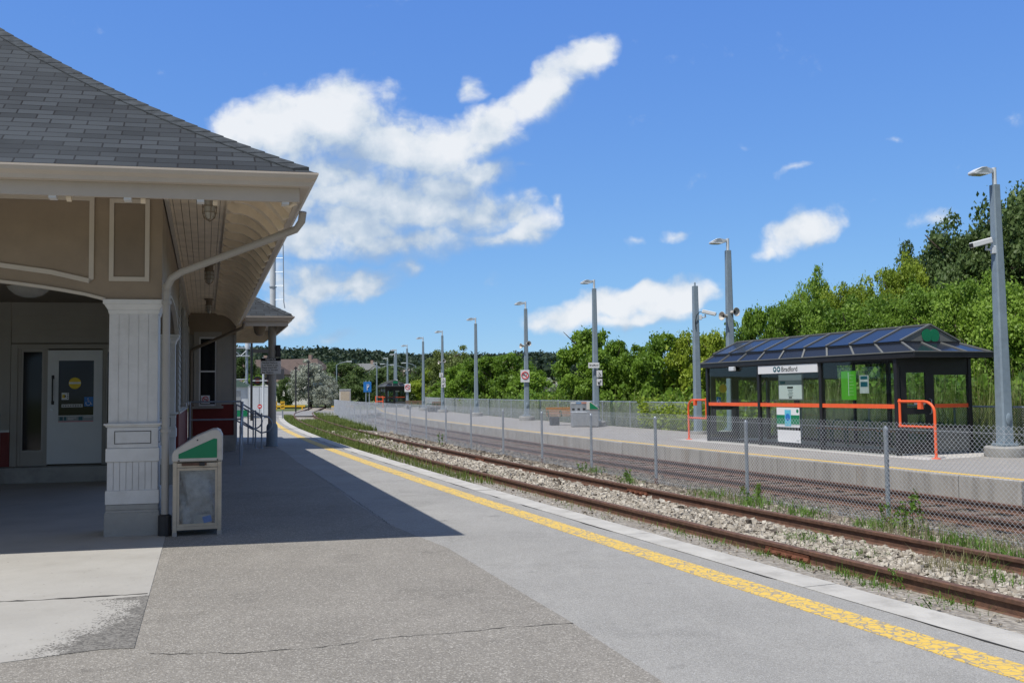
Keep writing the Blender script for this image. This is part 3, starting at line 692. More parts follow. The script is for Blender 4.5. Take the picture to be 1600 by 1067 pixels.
# ------------------------------------------------------------------ station building (a: along the front, b: along the platform side, z)
BO = Vector((-4.07, 10.77, 0)); BU = Vector((math.sin(R(-18.3)), math.cos(R(18.3)), 0)); BV = Vector((math.cos(R(11.5)), math.sin(R(11.5)), 0))
def bw(q): return BV*q[0]+BU*q[1]+Vector((0, 0, q[2]))            # local, relative to the building's root
def bW(a, b, z=0): return BO+bw((a, b, z))
st = thing('station_building', 'old beige railway station with dark shingled hip roof, deep eaves and a sheltered porch', 'station', BO)
def bp(mb, name, m, parent=None, **kw): return mb.xf(bw).build(name, m, parent or st, **kw)
AC, BC, ZE = 1.52, -2.0, 3.81       # eave corner and height
BR = 15.62; AR = 2.86; BR2 = 22.95   # canopy roof: front, right, back eaves
AL = -14.5
def rise(r): return .58*r+.037*r*r if r < 4 else 2.912+.876*(r-4)
# --- main roof
def slope_len(r, _c={}):
    k = round(r, 3)
    if k not in _c:
        L_ = 0; n = 40
        for i in range(n): a = r*i/n; b = r*(i+1)/n; L_ += math.hypot(b-a, rise(b)-rise(a))
        _c[k] = L_
    return _c[k]
rs_ = [i*.25 for i in range(31)]
def hip_face(fn, width0, width1, uvfn=None):
    pass
mb = MB(); mb.uv = []
for r_ in rs_:                                  # front slope
    for a in (AL+r_, AC-r_): mb.v.append((a, BC+r_, ZE+rise(r_))); mb.uv.append((a, slope_len(r_)))
n = len(mb.v)
for i in range(len(rs_)-1): mb.f.append((2*i, 2*i+1, 2*i+3, 2*i+2))
for r_ in rs_:                                  # platform side slope
    for b in (BC+r_, 24.): mb.v.append((AC-r_, b, ZE+rise(r_))); mb.uv.append((b+.13, slope_len(r_)))
for i in range(len(rs_)-1): mb.f.append((n+2*i, n+2*i+1, n+2*i+3, n+2*i+2))
n = len(mb.v)
for r_ in rs_:                                  # far side slope
    for b in (24., BC+r_): mb.v.append((AL+r_, b, ZE+rise(r_))); mb.uv.append((b, slope_len(r_)))
for i in range(len(rs_)-1): mb.f.append((n+2*i, n+2*i+1, n+2*i+3, n+2*i+2))
roof = bp(mb, 'roof', MT['shingle'])
def hip_caps(c0, da, db, n, parent, first=.05):
    """overlapping cap shingles up a hip, starting at the eave corner"""
    mb = MB(); t = first; step = .135
    for i in range(n):
        r0, r1 = t, t+step*1.5; w = .165
        def pt(r_, off, lift):
            a = c0[0]+da*r_; b = c0[1]+db*r_; z = ZE+rise(max(0, r_))+lift
            # off > 0: onto the side slope, off < 0: onto the front slope
            if off > 0: return (a, b-db*off*-1.0, z-0) if False else (a+0*off, b+db*off, z-.0)
            return (a-(-da)*(-off), b, z) if False else (a+da*(-off), b, z)
        # front slope is level along a, side slope is level along b: moving off the ridge that way keeps the height on the slope
        lo, hi = .022, .008
        vs = [pt(r0, -w, lo), pt(r0, 0, lo+.014), pt(r0, w, lo), pt(r1, -w, hi), pt(r1, 0, hi+.014), pt(r1, w, hi),
              pt(r0, -w, 0), pt(r0, 0, 0), pt(r0, w, 0)]
        mb.add(vs, [(0, 1, 4, 3), (1, 2, 5, 4), (6, 7, 1, 0), (7, 8, 2, 1), (6, 0, 3), (8, 5, 2)])
        t += step
    return bp(mb, 'hip_cap', MT['ridgecap'], parent)
hip_caps((AC, BC), -1, 1, 62, roof)
# dark drip edge under the first course
mb = MB(); mb.box(AL, AC+.02, BC-.02, BC+.3, ZE-.022, ZE-.004); mb.box(AC-.3, AC+.02, BC+.3, BR, ZE-.022, ZE-.004); bp(mb, 'drip_edge', MT['blackish'], roof)
# --- gutter and fascia swept round the eaves
def eave_path(d, z): return [(AL, BC-d, z), (AC+d, BC-d, z), (AC+d, BR-.14, z)]
GP = [(-.10, -.012), (-.10, -.125), (-.01, -.125), (.005, -.085), (.05, -.055), (.065, -.02), (.065, 0), (.055, 0), (.053, -.014), (-.09, -.016)]
mb = MB(); pr_ = [[], [], []]
for (d, z) in GP:
    for i, q in enumerate(eave_path(d-.03, ZE-.01+z)): pr_[i].append(q)
mb.sweep(GP, pr_); bp(mb, 'gutter', MT['gutter'])
FP = [(-.105, -.03), (-.145, -.03), (-.145, -.265), (-.105, -.265)]
mb = MB(); pr_ = [[], [], []]
for (d, z) in FP:
    for i, q in enumerate(eave_path(d-.03, ZE-.01+z)): pr_[i].append(q)
mb.sweep(FP, pr_); bp(mb, 'fascia', MT['gutter'])
# --- soffits: flat beadboard by the wall, a cove with rafter tails at the eave
ZS = 3.95; AF = .74; DF = AC-.175
def cove(t): return ZS-.40*t**2.1
mb = MB()
for k in range(8):
    a0 = .005+k*AF/8; mb.box(a0, a0+AF/8-.006, -1.22, 16.48, ZS, ZS+.02)
bp(mb, 'flat_soffit', MT['cream'])
mb = MB(); mb.box(0, AF, -1.2, 16.48, ZS+.022, ZS+.03); bp(mb, 'soffit_backing', MT['taupe_dark'])
mb = MB(); mb.box(.012, .06, -.2, 16.5, ZS-.055, ZS-.002); bp(MB().box(AF+.04, 1.36, BR+.02, 16.46, ZS-.02, ZS-.001), 'flat_soffit', MT['cream']); bp(mb, 'soffit_trim', MT['beige'])
mb = MB(); mb.box(AF-.02, AF+.035, -.75, BR, ZS-.03, ZS-.003); bp(mb, 'cove_trim', MT['cream'])
mb = MB(); N_ = 14
for i in range(N_+1):
    t = i/N_; a = AF+(DF-AF)*t
    for b in (BC+.175+(DF-a)*1.0, BR): mb.v.append((a, b, cove(t)))
for i in range(N_): mb.f.append((2*i, 2*i+1, 2*i+3, 2*i+2))
bp(mb, 'cove_soffit', MT['cream'], smooth=True)
mb = MB()
for i in range(N_+1):                                   # the same cove along the front
    t = i/N_; d = AF+(DF-AF)*t; b = BC+.175+(DF-d)
    for a in (AL, d): mb.v.append((a, b, cove(t)))
for i in range(N_): mb.f.append((2*i, 2*i+1, 2*i+3, 2*i+2))
bp(mb, 'cove_soffit', MT['cream'], smooth=True)
mb = MB(); mb.box(AL, 0, BC+.175+(DF-AF), -.002, ZS, ZS+.02); bp(mb, 'flat_soffit', MT['cream'])
def rib_profile(x0, x1):
    top = []; bot = []
    for i in range(11):
        t = i/10; x = x0+(x1-x0)*t
        top.append((x, cove(t)+.004)); bot.append((x, cove(t)-.15+.05*math.sin(math.pi*t)*(1 if t > .5 else .8)))
    bot[0] = (x0-.015, cove(0)-.09); bot[-1] = (x1, cove(1)-.03)
    return top+bot[::-1]
rp_ = rib_profile(AF, DF)
k = 0; b = BC+.95
while b < BR-.3:
    mb = MB().prism(rp_, lambda p, h: (p[0], h, p[1]), b-.036, b+.036); bp(mb, 'rafter_tail', MT['cream']); b += .68
a = AC-.95
while a > -4:
    mb = MB().prism(rp_, lambda p, h: (h, BC+.175+(DF-p[0]), p[1]), a-.022, a+.022); bp(mb, 'rafter_tail', MT['cream'])
    a -= .68
# little blocks showing under the fascia
mb = MB()
for a in (1.25, .43, -.25, -.93, -1.61, -2.3): bp(MB().box(a-.035, a+.035, BC+.14, BC+.26, ZE-.30, ZE-.262), 'eave_block', MT['white'])
# hip rafter tail at the corner
mb = MB().prism(rp_, lambda p, h: (p[0]+h*.7, BC+.175+(DF-p[0])+h*.7, p[1]), -.025, .025); bp(mb, 'rafter_tail', MT['cream'])

# --- porch: front beam with a shallow arch, side beam, pillars
def arch_z(x, x0, x1, z0, h): t = (x-(x0+x1)/2)/((x1-x0)/2); return z0+h*(1-abs(t)**2.2)
A2 = -5.9
def beam_poly(x0, x1, h, end0, end1):
    pts = [(end0, ZS+.01), (end0, 2.72), (x0, 2.72)]
    pts += [(x0+(x1-x0)*i/24, arch_z(x0+(x1-x0)*i/24, x0, x1, 2.735, h)) for i in range(1, 24)]
    pts += [(x1, 2.72), (end1, 2.72), (end1, ZS+.01)]
    return pts
pf = beam_poly(A2+.02, -.62, .26, -12, -.003)
bp(MB().prism(pf, lambda p, h: (p[0], h, p[1]), .004, .30), 'front_beam', MT['taupe'])
ps = beam_poly(.62, 6.4, .30, .302, 7.0)
bp(MB().prism(ps, lambda p, h: (h, p[0], p[1]), -.30, -.004), 'side_beam', MT['taupe'])
# thin boards edging the arches
def arch_edge(x0, x1, h, fn, name):
    st_ = []
    for i in range(25):
        x = x0+(x1-x0)*i/24; z = arch_z(x, x0, x1, 2.735, h) if 0 < i < 24 else 2.722
        st_.append([fn(x, -.018, z-.022), fn(x, .05, z-.022), fn(x, .05, z+.012), fn(x, -.018, z+.012)])
    bp(MB().sweep([0]*4, st_), name, MT['beige'])
arch_edge(A2+.02, -.62, .26, lambda x, d, z: (x, d, z), 'arch_edge')
arch_edge(.62, 6.4, .30, lambda x, d, z: (-d, x, z), 'arch_edge')
# raised panel frames on the front beam
def frame(poly, w, parent, name, m, depth=.02, y=.004):
    c = Vector((sum(p[0] for p in poly)/len(poly), sum(p[1] for p in poly)/len(poly))); n = len(poly); mb = MB()
    ins = []
    for i in range(n):
        p0, p1, p2 = Vector(poly[i-1]), Vector(poly[i]), Vector(poly[(i+1) % n])
        e1 = (p1-p0).normalized(); e2 = (p2-p1).normalized(); n1 = Vector((-e1.y, e1.x)); n2 = Vector((-e2.y, e2.x))
        if n1.dot(c-p1) < 0: n1 = -n1
        if n2.dot(c-p1) < 0: n2 = -n2
        k = (n1+n2); k *= w/max(.2, k.dot(n1)); ins.append(p1+k)
    vs = [(p[0], y-depth, p[1]) for p in poly]+[(p[0], y-depth, p[1]) for p in ins]+[(p[0], y, p[1]) for p in poly]+[(p[0], y, p[1]) for p in ins]
    for i in range(n):
        j = (i+1) % n
        mb.add([], [])
    fs = []
    for i in range(n): j = (i+1) % n; fs += [(i, j, n+j, n+i), (2*n+i, 2*n+j, j, i), (n+i, n+j, 3*n+j, 3*n+i)]
    return bp(mb.add(vs, fs), name, m, parent)
frame([(-.585, 3.89), (-.585, 2.93), (-.145, 2.93), (-.145, 3.89)], .05, st, 'panel_frame', MT['beige'])
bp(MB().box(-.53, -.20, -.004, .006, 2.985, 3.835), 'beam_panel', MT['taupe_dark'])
lp = [(-.75, 3.91), (-.75, 2.945)]+[(x, arch_z(x, A2+.02, -.62, 2.735, .26)+.205) for x in (-1.2, -1.75, -2.3, -2.9, -3.26, -3.7, -4.3, -4.8, -5.2)]+[(-5.75, 2.945), (-5.75, 3.91)]
frame(lp, .052, st, 'panel_frame', MT['beige'])
def pillar(a1, b0, name, front=True):
    w = .60
    a0 = a1-w; ca, cb = (a0+a1)/2, b0+w/2
    def ring(mb, h0, h1, half0, half1=None, gap=0):
        half1 = half1 or half0
        vs = [(ca+sx*h, cb+sy*h, z) for (h, z) in ((half0, h0), (half1, h1)) for (sx, sy) in ((-1,-1),(1,-1),(1,1),(-1,1))]
        mb.add(vs, [(0,3,2,1),(4,5,6,7),(0,1,5,4),(1,2,6,5),(2,3,7,6),(3,0,4,7)])
    base = MB(); ring(base, 0, .27, .302, .298); ring(base, .27, .30, .298, .285); ring(base, .30, .365, .285, .285)
    def boards(mb, h0, h1, half, nb):
        bw_ = 2*half/nb
        for s in range(4):
            for i in range(nb):
                x0 = -half+i*bw_+.003; x1 = x0+bw_-.006
                if s == 0: mb.box(ca+x0, ca+x1, cb-half, cb-half+.02, h0, h1)
                if s == 2: mb.box(ca+x0, ca+x1, cb+half-.02, cb+half, h0, h1)
                if s == 1: mb.box(ca+half-.02, ca+half, cb+x0, cb+x1, h0, h1)
                if s == 3: mb.box(ca-half, ca-half+.02, cb+x0, cb+x1, h0, h1)
    sh = MB(); boards(sh, 1.29, 2.62, .268, 5); sh.box(ca-.262, ca+.262, cb-.262, cb+.262, .37, 2.66)
    boards(sh, .525, .85, .275, 8)
    root = bp(sh, name, MT['pillar'])
    bp(base, 'pillar_base', MT['concrete_old'], root, bevel=.006)
    m = MB(); ring(m, .368, .525, .292); bp(m, 'plinth_board', MT['white'], root, bevel=.004)
    m = MB(); ring(m, .852, 1.005, .292); bp(m, 'band_board', MT['white'], root, bevel=.004)
    m = MB(); ring(m, 1.007, 1.245, .278); bp(m, 'panel_block', MT['pillar'], root, bevel=.003)
    for (nx_, ny_) in ((0, -1), (1, 0)):
        mbx = MB(); hw = .20
        for (x0, x1, z0, z1) in ((-hw, hw, 1.195, 1.203), (-hw, hw, 1.055, 1.063), (-hw, -hw+.008, 1.063, 1.195), (hw-.008, hw, 1.063, 1.195)):
            if ny_: mbx.box(ca+x0, ca+x1, cb-.281, cb-.277, z0, z1)
            else: mbx.box(ca+.277, ca+.281, cb+x0, cb+x1, z0, z1)
        bp(mbx, 'panel_groove', MT['blackish'], root)
    m = MB(); ring(m, 1.247, 1.268, .29, .30); ring(m, 1.268, 1.29, .315); bp(m, 'ledge', MT['white'], root, bevel=.004)
    m = MB(); ring(m, 2.555, 2.60, .275, .285); ring(m, 2.60, 2.665, .285, .325); ring(m, 2.665, 2.718, .335); bp(m, 'capital', MT['white'], root, bevel=.004)
    return root
pillar(-.01, .0, 'pillar'); pillar(-.01, 6.4, 'pillar'); pillar(A2, 0., 'pillar')
# porch floor pad, ceiling, back wall
def clap(p0, p1, z0, z1, nrm, name, m, parent=None, ex=.12):
    """lapped boards from p0 to p1 (a, b), facing nrm (a, b)"""
    n = int(round((z1-z0)/ex)); ex = (z1-z0)/n; mb = MB()
    for i in range(n):
        z = z0+i*ex
        vs = []
        for q in (p0, p1):
            vs += [(q[0]+nrm[0]*.022, q[1]+nrm[1]*.022, z), (q[0]+nrm[0]*.006, q[1]+nrm[1]*.006, z+ex), (q[0]-nrm[0]*.03, q[1]-nrm[1]*.03, z+ex), (q[0]-nrm[0]*.03, q[1]-nrm[1]*.03, z)]
        mb.add(vs, [(0, 1, 5, 4), (1, 2, 6, 5), (2, 3, 7, 6), (3, 0, 4, 7), (0, 3, 2, 1), (4, 5, 6, 7)])
    return bp(mb, name, m, parent)
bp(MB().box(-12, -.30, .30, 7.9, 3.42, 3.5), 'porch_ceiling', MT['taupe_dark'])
BD = 7.9
bp(MB().box(-12, -.02, 7.5, BD, .006, .30), 'porch_step', MT['concrete_old'], bevel=.01)
clap((-12, BD), (-3.06, BD), .95, 3.42, (0, -1), 'back_wall', MT['greysiding'])
bp(MB().box(-12, -3.06, BD-.012, BD+.03, .30, .95), 'wainscot', MT['red'])
bp(MB().box(-12, -3.06, BD-.05, BD-.013, .95, .99), 'wainscot_cap', MT['white'])
clap((-3.05, BD), (-.02, BD), 2.64, 3.42, (0, -1), 'back_wall', MT['greysiding'])
bp(MB().box(-12, 0, BD+.2, BD+.3, 0, 3.9), 'wall_core', MT['taupe_dark'])
# door assembly
da = MB(); da.box(-3.05, -2.93, BD-.035, BD+.1, .30, 2.62); da.box(-2.93, -.30, BD-.035, BD+.1, 2.53, 2.62); da.box(-2.93, -2.87, BD-.02, BD+.1, .30, 2.53); da.box(-2.47, -2.40, BD-.02, BD+.1, .30, 2.53); da.box(-1.42, -1.36, BD-.02, BD+.1, .30, 2.53); da.box(-.94, -.30, BD-.03, BD+.1, .30, 2.53)
da.box(-2.87, -2.47, BD-.015, BD+.1, .30, .56); da.box(-1.36, -.94, BD-.015, BD+.1, .30, .56)
dfm = bp(da, 'door_frame', MT['greysiding'], bevel=.004)
for (x0, x1) in ((-2.87, -2.47), (-1.36, -.94)):
    sl = bp(MB().box(x0, x0+.035, BD-.012, BD+.02, .56, 2.53).box(x1-.035, x1, BD-.012, BD+.02, .56, 2.53).box(x0+.035, x1-.035, BD-.012, BD+.02, .56, .60).box(x0+.035, x1-.035, BD-.012, BD+.02, 2.47, 2.53), 'sidelight', MT['downspout'])
    bp(MB().box(x0+.03, x1-.03, BD+.0, BD+.012, .59, 2.48), 'pane', MT['window'], sl)
dr = MB(); dr.box(-2.40, -2.205, BD-.03, BD+.02, .33, 2.50); dr.box(-1.575, -1.42, BD-.03, BD+.02, .33, 2.50); dr.box(-2.205, -1.575, BD-.03, BD+.02, .33, 1.25); dr.box(-2.205, -1.575, BD-.03, BD+.02, 2.30, 2.50)
door = bp(dr, 'door', MT['door'])
bp(MB().box(-2.205, -1.575, BD-.012, BD+.0, 1.25, 2.30), 'door_glass', MT['window'], door)
h = MB(); h.tube([(-2.305, BD-.03, 1.98), (-2.305, BD-.085, 1.96), (-2.305, BD-.085, 1.52), (-2.305, BD-.03, 1.50)], .014, 8); h.box(-2.33, -2.28, BD-.036, BD-.029, 1.95, 2.02); h.box(-2.33, -2.28, BD-.036, BD-.029, 1.46, 1.53); bp(h, 'door_handle', MT['blackish'], door, smooth=True)
bp(MB().lathe([(.025, -.01), (.025, .004)], (0, 0, 0), 12, 'Y').xf(lambda v: Vector((v.x-2.315, v.y+BD-.033, v.z+1.36))), 'lock', MT['stainless'], door)
def bdec(x0, x1, z0, z1, m, name='decal', y=BD-.014, th=.002): return bp(MB().box(x0, x1, y-th, y, z0, z1), name, m, door)
o = bp(MB().lathe([(.11, -.002), (.11, 0)], (0, 0, 0), 28, 'Y').xf(lambda v: Vector((v.x-1.915, v.y+BD-.014, v.z+1.865))), 'yellow_sticker', MT['yellowsticker'], door)
bdec(-2.02, -1.81, 1.852, 1.888, MT['signwhite'], 'sticker_band', BD-.0165)
bdec(-2.15, -2.02, 1.55, 1.685, MT['signwhite'], 'sticker'); bdec(-2.138, -2.085, 1.585, 1.65, MT['yellowsticker'], 'sticker_mark', BD-.0165); bdec(-2.10, -2.072, 1.60, 1.635, MT['signblack'], 'sticker_mark', BD-.0195)
for kz in (1.575, 1.615, 1.655): bdec(-2.052, -2.03, kz, kz+.02, MT['signblack'], 'sticker_mark', BD-.0165)
bdec(-2.15, -1.77, 1.405, 1.465, MT['paper'], 'sticker_strip')
for k in range(8): bdec(-2.13+k*.044, -2.105+k*.044, 1.425, 1.445, MT['signblack'], 'sticker_mark', BD-.0165)
bdec(-1.745, -1.58, 1.42, 1.60, MT['bluesign'], 'accessible_sign')
# wheelchair figure
def wheelchair(origin, xd, ud, s, parent, m=None, fn=None):
    m = m or MT['signwhite']; xd = Vector(xd); ud = Vector(ud); nn = xd.cross(ud); o = Vector(origin)
    mb = MB(); q = lambda x, y: tuple(o+xd*x*s+ud*y*s)
    mb.tube([q(.28*math.cos(a)-.06, .28*math.sin(a)-.2) for a in [R(150+i*15) for i in range(15)]], .035*s, 5)
    mb.tube([q(-.09, .25), q(-.06, -.05), q(.2, -.05), q(.32, -.38), q(.42, -.34)], .042*s, 5); mb.tube([q(-.07, .12), q(.14, .12)], .035*s, 5)
    mb.lathe([(.075*s, -.004), (.075*s, .004)], (0, 0, 0), 12, 'Y').v
    n0 = len(mb.v)-24
    mb.v[n0:] = [tuple(o+xd*(-.1*s+v[0])+ud*(.38*s+v[2])+nn*0) for v in mb.v[n0:]]
    return mb
mbw = wheelchair((-1.662, BD-.018, 1.51), (1, 0, 0), (0, 0, 1), .15, door); bp(mbw, 'wheelchair_mark', MT['signwhite'], door)
bdec(-2.205, -1.575, 1.14, 1.235, MT['paperdim'], 'notice_strip', BD-.0305); bdec(-2.205, -1.575, 1.128, 1.138, MT['signred'], 'notice_line', BD-.0305)
for (x0, x1) in ((-2.18, -2.12), (-2.1, -2.06), (-1.84, -1.77)): bdec(x0, x1, 1.155, 1.222, MT['teal'], 'notice_mark', BD-.033)
for (x0, x1, z0) in ((-2.03, -1.88, 1.195), (-2.03, -1.93, 1.165), (-1.75, -1.6, 1.2)): bdec(x0, x1, z0, z0+.02, MT['paper'], 'notice_mark', BD-.033)

# --- platform side wall beyond the porch, with its windows
clap((-.004, 7.0), (-.004, 16.5), 1.30, ZS, (1, 0), 'side_wall', MT['greysiding'])
bp(MB().box(-.05, .012, 7.0, 16.5, .38, 1.26), 'wainscot', MT['red']); bp(MB().box(-.05, .035, 7.0, 16.5, 1.26, 1.30), 'wainscot_cap', MT['beige']); bp(MB().box(-.05, .03, 7.0, 16.5, 0, .378), 'foundation', MT['concrete_old'])
def window(a0, a1, z0, z1, fn, tag_=None):
    f = MB(); t = .14
    def bx(mb, x0, x1, d0, d1, zz0, zz1):
        c = [fn(x, d) for x, d in ((x0, d0), (x1, d0), (x1, d1), (x0, d1))]
        mb.add([(*q, zz0) for q in c]+[(*q, zz1) for q in c], [(0,3,2,1),(4,5,6,7),(0,1,5,4),(1,2,6,5),(2,3,7,6),(3,0,4,7)])
    bx(f, a0, a0+t, 0, .045, z0, z1); bx(f, a1-t, a1, 0, .045, z0, z1); bx(f, a0+t, a1-t, 0, .045, z1-t, z1)
    w = bp(f, 'window', MT['greysiding'])
    s = MB(); bx(s, a0-.05, a1+.05, 0, .09, z0-.075, z0-.002); bp(s, 'sill', MT['greysiding'], w)
    s = MB(); x0, x1, zz0, zz1 = a0+t+.002, a1-t-.002, z0, z1-t-.002; zm = (zz0+zz1)/2
    bx(s, x0, x0+.04, 0, .026, zz0, zz1); bx(s, x1-.04, x1, 0, .026, zz0, zz1); bx(s, x0+.04, x1-.04, 0, .026, zz0, zz0+.05); bx(s, x0+.04, x1-.04, 0, .026, zz1-.05, zz1); bx(s, x0+.04, x1-.04, 0, .03, zm-.022, zm+.022)
    bp(s, 'sash', MT['white'], w)
    s = MB(); bx(s, x0+.03, x1-.03, 0.004, .012, zz0+.03, zz1-.03); bp(s, 'pane', MT['window'], w)
    return w
for b0 in (8.6, 11.2, 13.8): window(b0, b0+1.2, 1.45, 3.4, lambda x, d: (.02+d, x))
# --- bay wall facing the porch end
clap((.02, 16.5), (1.31, 16.5), 1.34, ZS, (0, -1), 'bay_wall', MT['greysiding'])
bp(MB().box(.02, 1.31, 16.49, 16.55, .46, 1.34), 'wainscot', MT['red']); bp(MB().box(.02, 1.31, 16.46, 16.55, 0, .458), 'foundation', MT['concrete_old'])
bp(MB().box(1.27, 1.335, 16.455, 16.53, .46, ZS), 'corner_board', MT['greysiding'])
bp(MB().box(.02, 1.31, 16.44, 16.476, ZS-.62, ZS), 'frieze', MT['taupe'])
clap((1.31, 16.53), (1.31, 22.3), 1.34, ZS, (1, 0), 'bay_wall', MT['greysiding'])
bp(MB().box(1.25, 1.325, 16.53, 22.3, .46, 1.34), 'wainscot', MT['red']); bp(MB().box(1.25, 1.335, 16.53, 22.3, 0, .458), 'foundation', MT['concrete_old'])
wb = window(.17, .93, 1.30, 3.41, lambda x, d: (x, 16.478-d))
bp(MB().box(.37, .61, 16.44, 16.448, 1.37, 1.60), 'no_smoking_sign', MT['signwhite'], wb)
mb = MB(); mb.tube([(.49+.075*math.cos(a), 16.437, 1.49+.075*math.sin(a)) for a in [R(i*20) for i in range(18)]], .012, 5, closed=True); mb.tube([(.44, 16.437, 1.54), (.54, 16.437, 1.44)], .010, 5); bp(mb, 'prohibition_ring', MT['signred'], wb)
bp(MB().box(.445, .535, 16.436, 16.439, 1.48, 1.495), 'cigarette_mark', MT['signblack'], wb)
# --- canopy roof over the bay
mb = MB(); mb.uv = []
rr = [i*.25 for i in range(15)]; RW = (BR2-BR)/2
rr = [r_ for r_ in rr if r_ < RW]+[RW]
def addstrip(f0, f1, u):
    n = len(mb.v)
    for r_ in rr:
        for q in (f0(r_), f1(r_)): mb.v.append(q); mb.uv.append((q[u], slope_len(r_)))
    for i in range(len(rr)-1): mb.f.append((n+2*i, n+2*i+1, n+2*i+3, n+2*i+2))
addstrip(lambda r_: (AC-r_-.01, BR+r_, ZE+rise(r_)), lambda r_: (AR-r_, BR+r_, ZE+rise(r_)), 0)
addstrip(lambda r_: (AR-r_, BR+r_, ZE+rise(r_)), lambda r_: (AR-r_, BR2-r_, ZE+rise(r_)), 1)
addstrip(lambda r_: (AR-r_, BR2-r_, ZE+rise(r_)), lambda r_: (-2.5, BR2-r_, ZE+rise(r_)), 0)
r2 = bp(mb, 'canopy_roof', MT['shingle'])
hip_caps((AR, BR), -1, 1, 28, r2)
def loop2(d, z): return [(AC+.02, BR-d, z), (AR+d, BR-d, z), (AR+d, BR2+d, z), (-1, BR2+d, z)]
for nm, prof in (('canopy_gutter', GP), ('canopy_fascia', FP)):
    mb = MB(); pr_ = [[], [], [], []]
    for (d, z) in prof:
        for i, q in enumerate(loop2(d-.03, ZE-.01+z)): pr_[i].append(q)
    mb.sweep(prof, pr_); bp(mb, nm, MT['gutter'], r2)
mb = MB()
for k in range(14): a0 = AC-.15+k*.105; mb.box(a0, a0+.099, BR+.17, BR2-.17, ZS-.10, ZS-.08)
mb.box(AC-.2, 1.31, BR+.17, 16.4, ZS-.075, ZS-.06)
bp(mb, 'canopy_soffit', MT['cream'], r2)
# curved brackets and the end board closing the canopy
for b in (16.35, 18.6, 20.8, 22.5):
    pts = [(1.34, 3.83), (1.34, 3.20)]+[(1.34+1.25*(1-math.cos(R(t))), 3.20+.60*math.sin(R(t))) for t in range(10, 91, 10)]+[(2.6, 3.83)]
    bp(MB().prism(pts, lambda p, h: (p[0], h, p[1]), b-.035, b+.035), 'bracket', MT['cream'], r2)
pts = [(1.31, 3.83), (1.31, 3.42), (2.45, 3.42), (2.69, 3.6), (2.69, 3.83)]
bp(MB().prism(pts, lambda p, h: (p[0], h, p[1]), 22.6, 22.68), 'end_board', MT['cream'], r2)
pm = MB(); pm.tube([(2.48, 18.68, .62), (2.48, 18.68, 3.85)], .125, 14)
po = bp(pm, 'canopy_post', MT['downspout'], smooth=True)
bp(MB().lathe([(.20, 0), (.20, .03), (.172, .035), (.172, .60), (.155, .66), (.126, .70)], (2.48, 18.68, .004), 16), 'post_sleeve', MT['polegrey'], po, smooth=True)
# downspouts
ds = MB(); ds.tube([(AC-.02, -1.02, 3.60), (AC-.03, -.98, 3.50), (AC-.08, -.86, 3.43), (.22, -.22, 3.02), (.11, -.12, 2.96), (.055, -.07, 2.86), (.05, -.06, 2.7), (.05, -.06, .35), (.05, -.06, .25)], .042, 12)
dsp = bp(ds, 'downspout', MT['downspout'], smooth=True)
for z in (2.68, 1.2): bp(MB().lathe([(.055, -.02), (.055, .02)], (.05, -.06, z), 12), 'pipe_strap', MT['downspout'], dsp)
mb = MB()
for k in range(6): mb.lathe([(.046, -.008), (.054, 0), (.046, .008)], (.05+.0, -.06, 2.80+k*.018), 12)
bp(mb, 'elbow_rib', MT['downspout'], dsp)
bp(MB().lathe([(.075, 0), (.075, .22), (.05, .24)], (.05, -.06, .01), 12), 'drain_boot', MT['blackish'], dsp)
ds = MB(); ds.tube([(AC-.02, 15.2, 3.60), (AC-.05, 15.3, 3.46), (.3, 16.25, 2.98), (.13, 16.4, 2.9), (.10, 16.42, 2.8), (.10, 16.42, .1)], .045, 10)
bp(ds, 'downspout', MT['taupe_dark'], smooth=True)
# lamps hanging under the eaves: things of their own
def soffit_lamp(a, b, label, k):
    p_ = bW(a, b, ZS)
    t = thing('soffit_lamp', label, 'lamp', p_, 0, 'caged lamps under the eaves')
    MB().lathe([(.11, -.0), (.11, -.03), (.075, -.05), (.07, -.13), (.085, -.135), (.085, -.16)], (0, 0, 0), 18).build('lamp_base', MT['taupe_dark'], t, smooth=True)
    MB().lathe([(.06, -.16), (.066, -.24), (.055, -.32), (.02, -.36)], (0, 0, 0), 16).build('lamp_glass', MT['lens'], t, smooth=True)
    mb = MB()
    for q in range(6):
        a_ = q*math.pi/3; c_, s_ = math.cos(a_), math.sin(a_)
        mb.tube([(.08*c_, .08*s_, -.16), (.08*c_, .08*s_, -.28), (.06*c_, .06*s_, -.35), (0, 0, -.39)], .005, 5)
    for z, r_ in ((-.22, .081), (-.29, .079)): mb.tube([(r_*math.cos(R(i*24)), r_*math.sin(R(i*24)), z) for i in range(15)], .005, 5, closed=True)
    mb.build('lamp_cage', MT['taupe_dark'], t)
soffit_lamp(.52, -.49, 'caged soffit lamp nearest the eave corner, close to the diagonal downspout top', 0)
soffit_lamp(.54, 5.8, 'caged soffit lamp hanging just beneath the diagonal downspout', 1)
soffit_lamp(.56, 12.26, 'caged soffit lamp farthest along the eaves, near the bay window wall', 2)
p_ = bW(-2.02, 3.5, 3.36)
t = thing('ceiling_lamp', 'round bowl lamp hanging under the porch ceiling behind the arch', 'lamp', p_)
MB().lathe([(.10, 0), (.10, -.06), (.30, -.10), (.31, -.13)], (0, 0, 0), 24).build('lamp_pan', MT['taupe_dark'], t, smooth=True)
MB().lathe([(.295, -.13), (.27, -.17), (.19, -.24), (.08, -.28), (.01, -.285)], (0, 0, 0), 24).build('lamp_bowl', MT['lens'], t, smooth=True)
p_ = bW(2.0, 16.9, ZS-.1)
t = thing('canopy_lamp', 'dark lantern hanging under the front edge of the small canopy roof', 'lamp', p_)
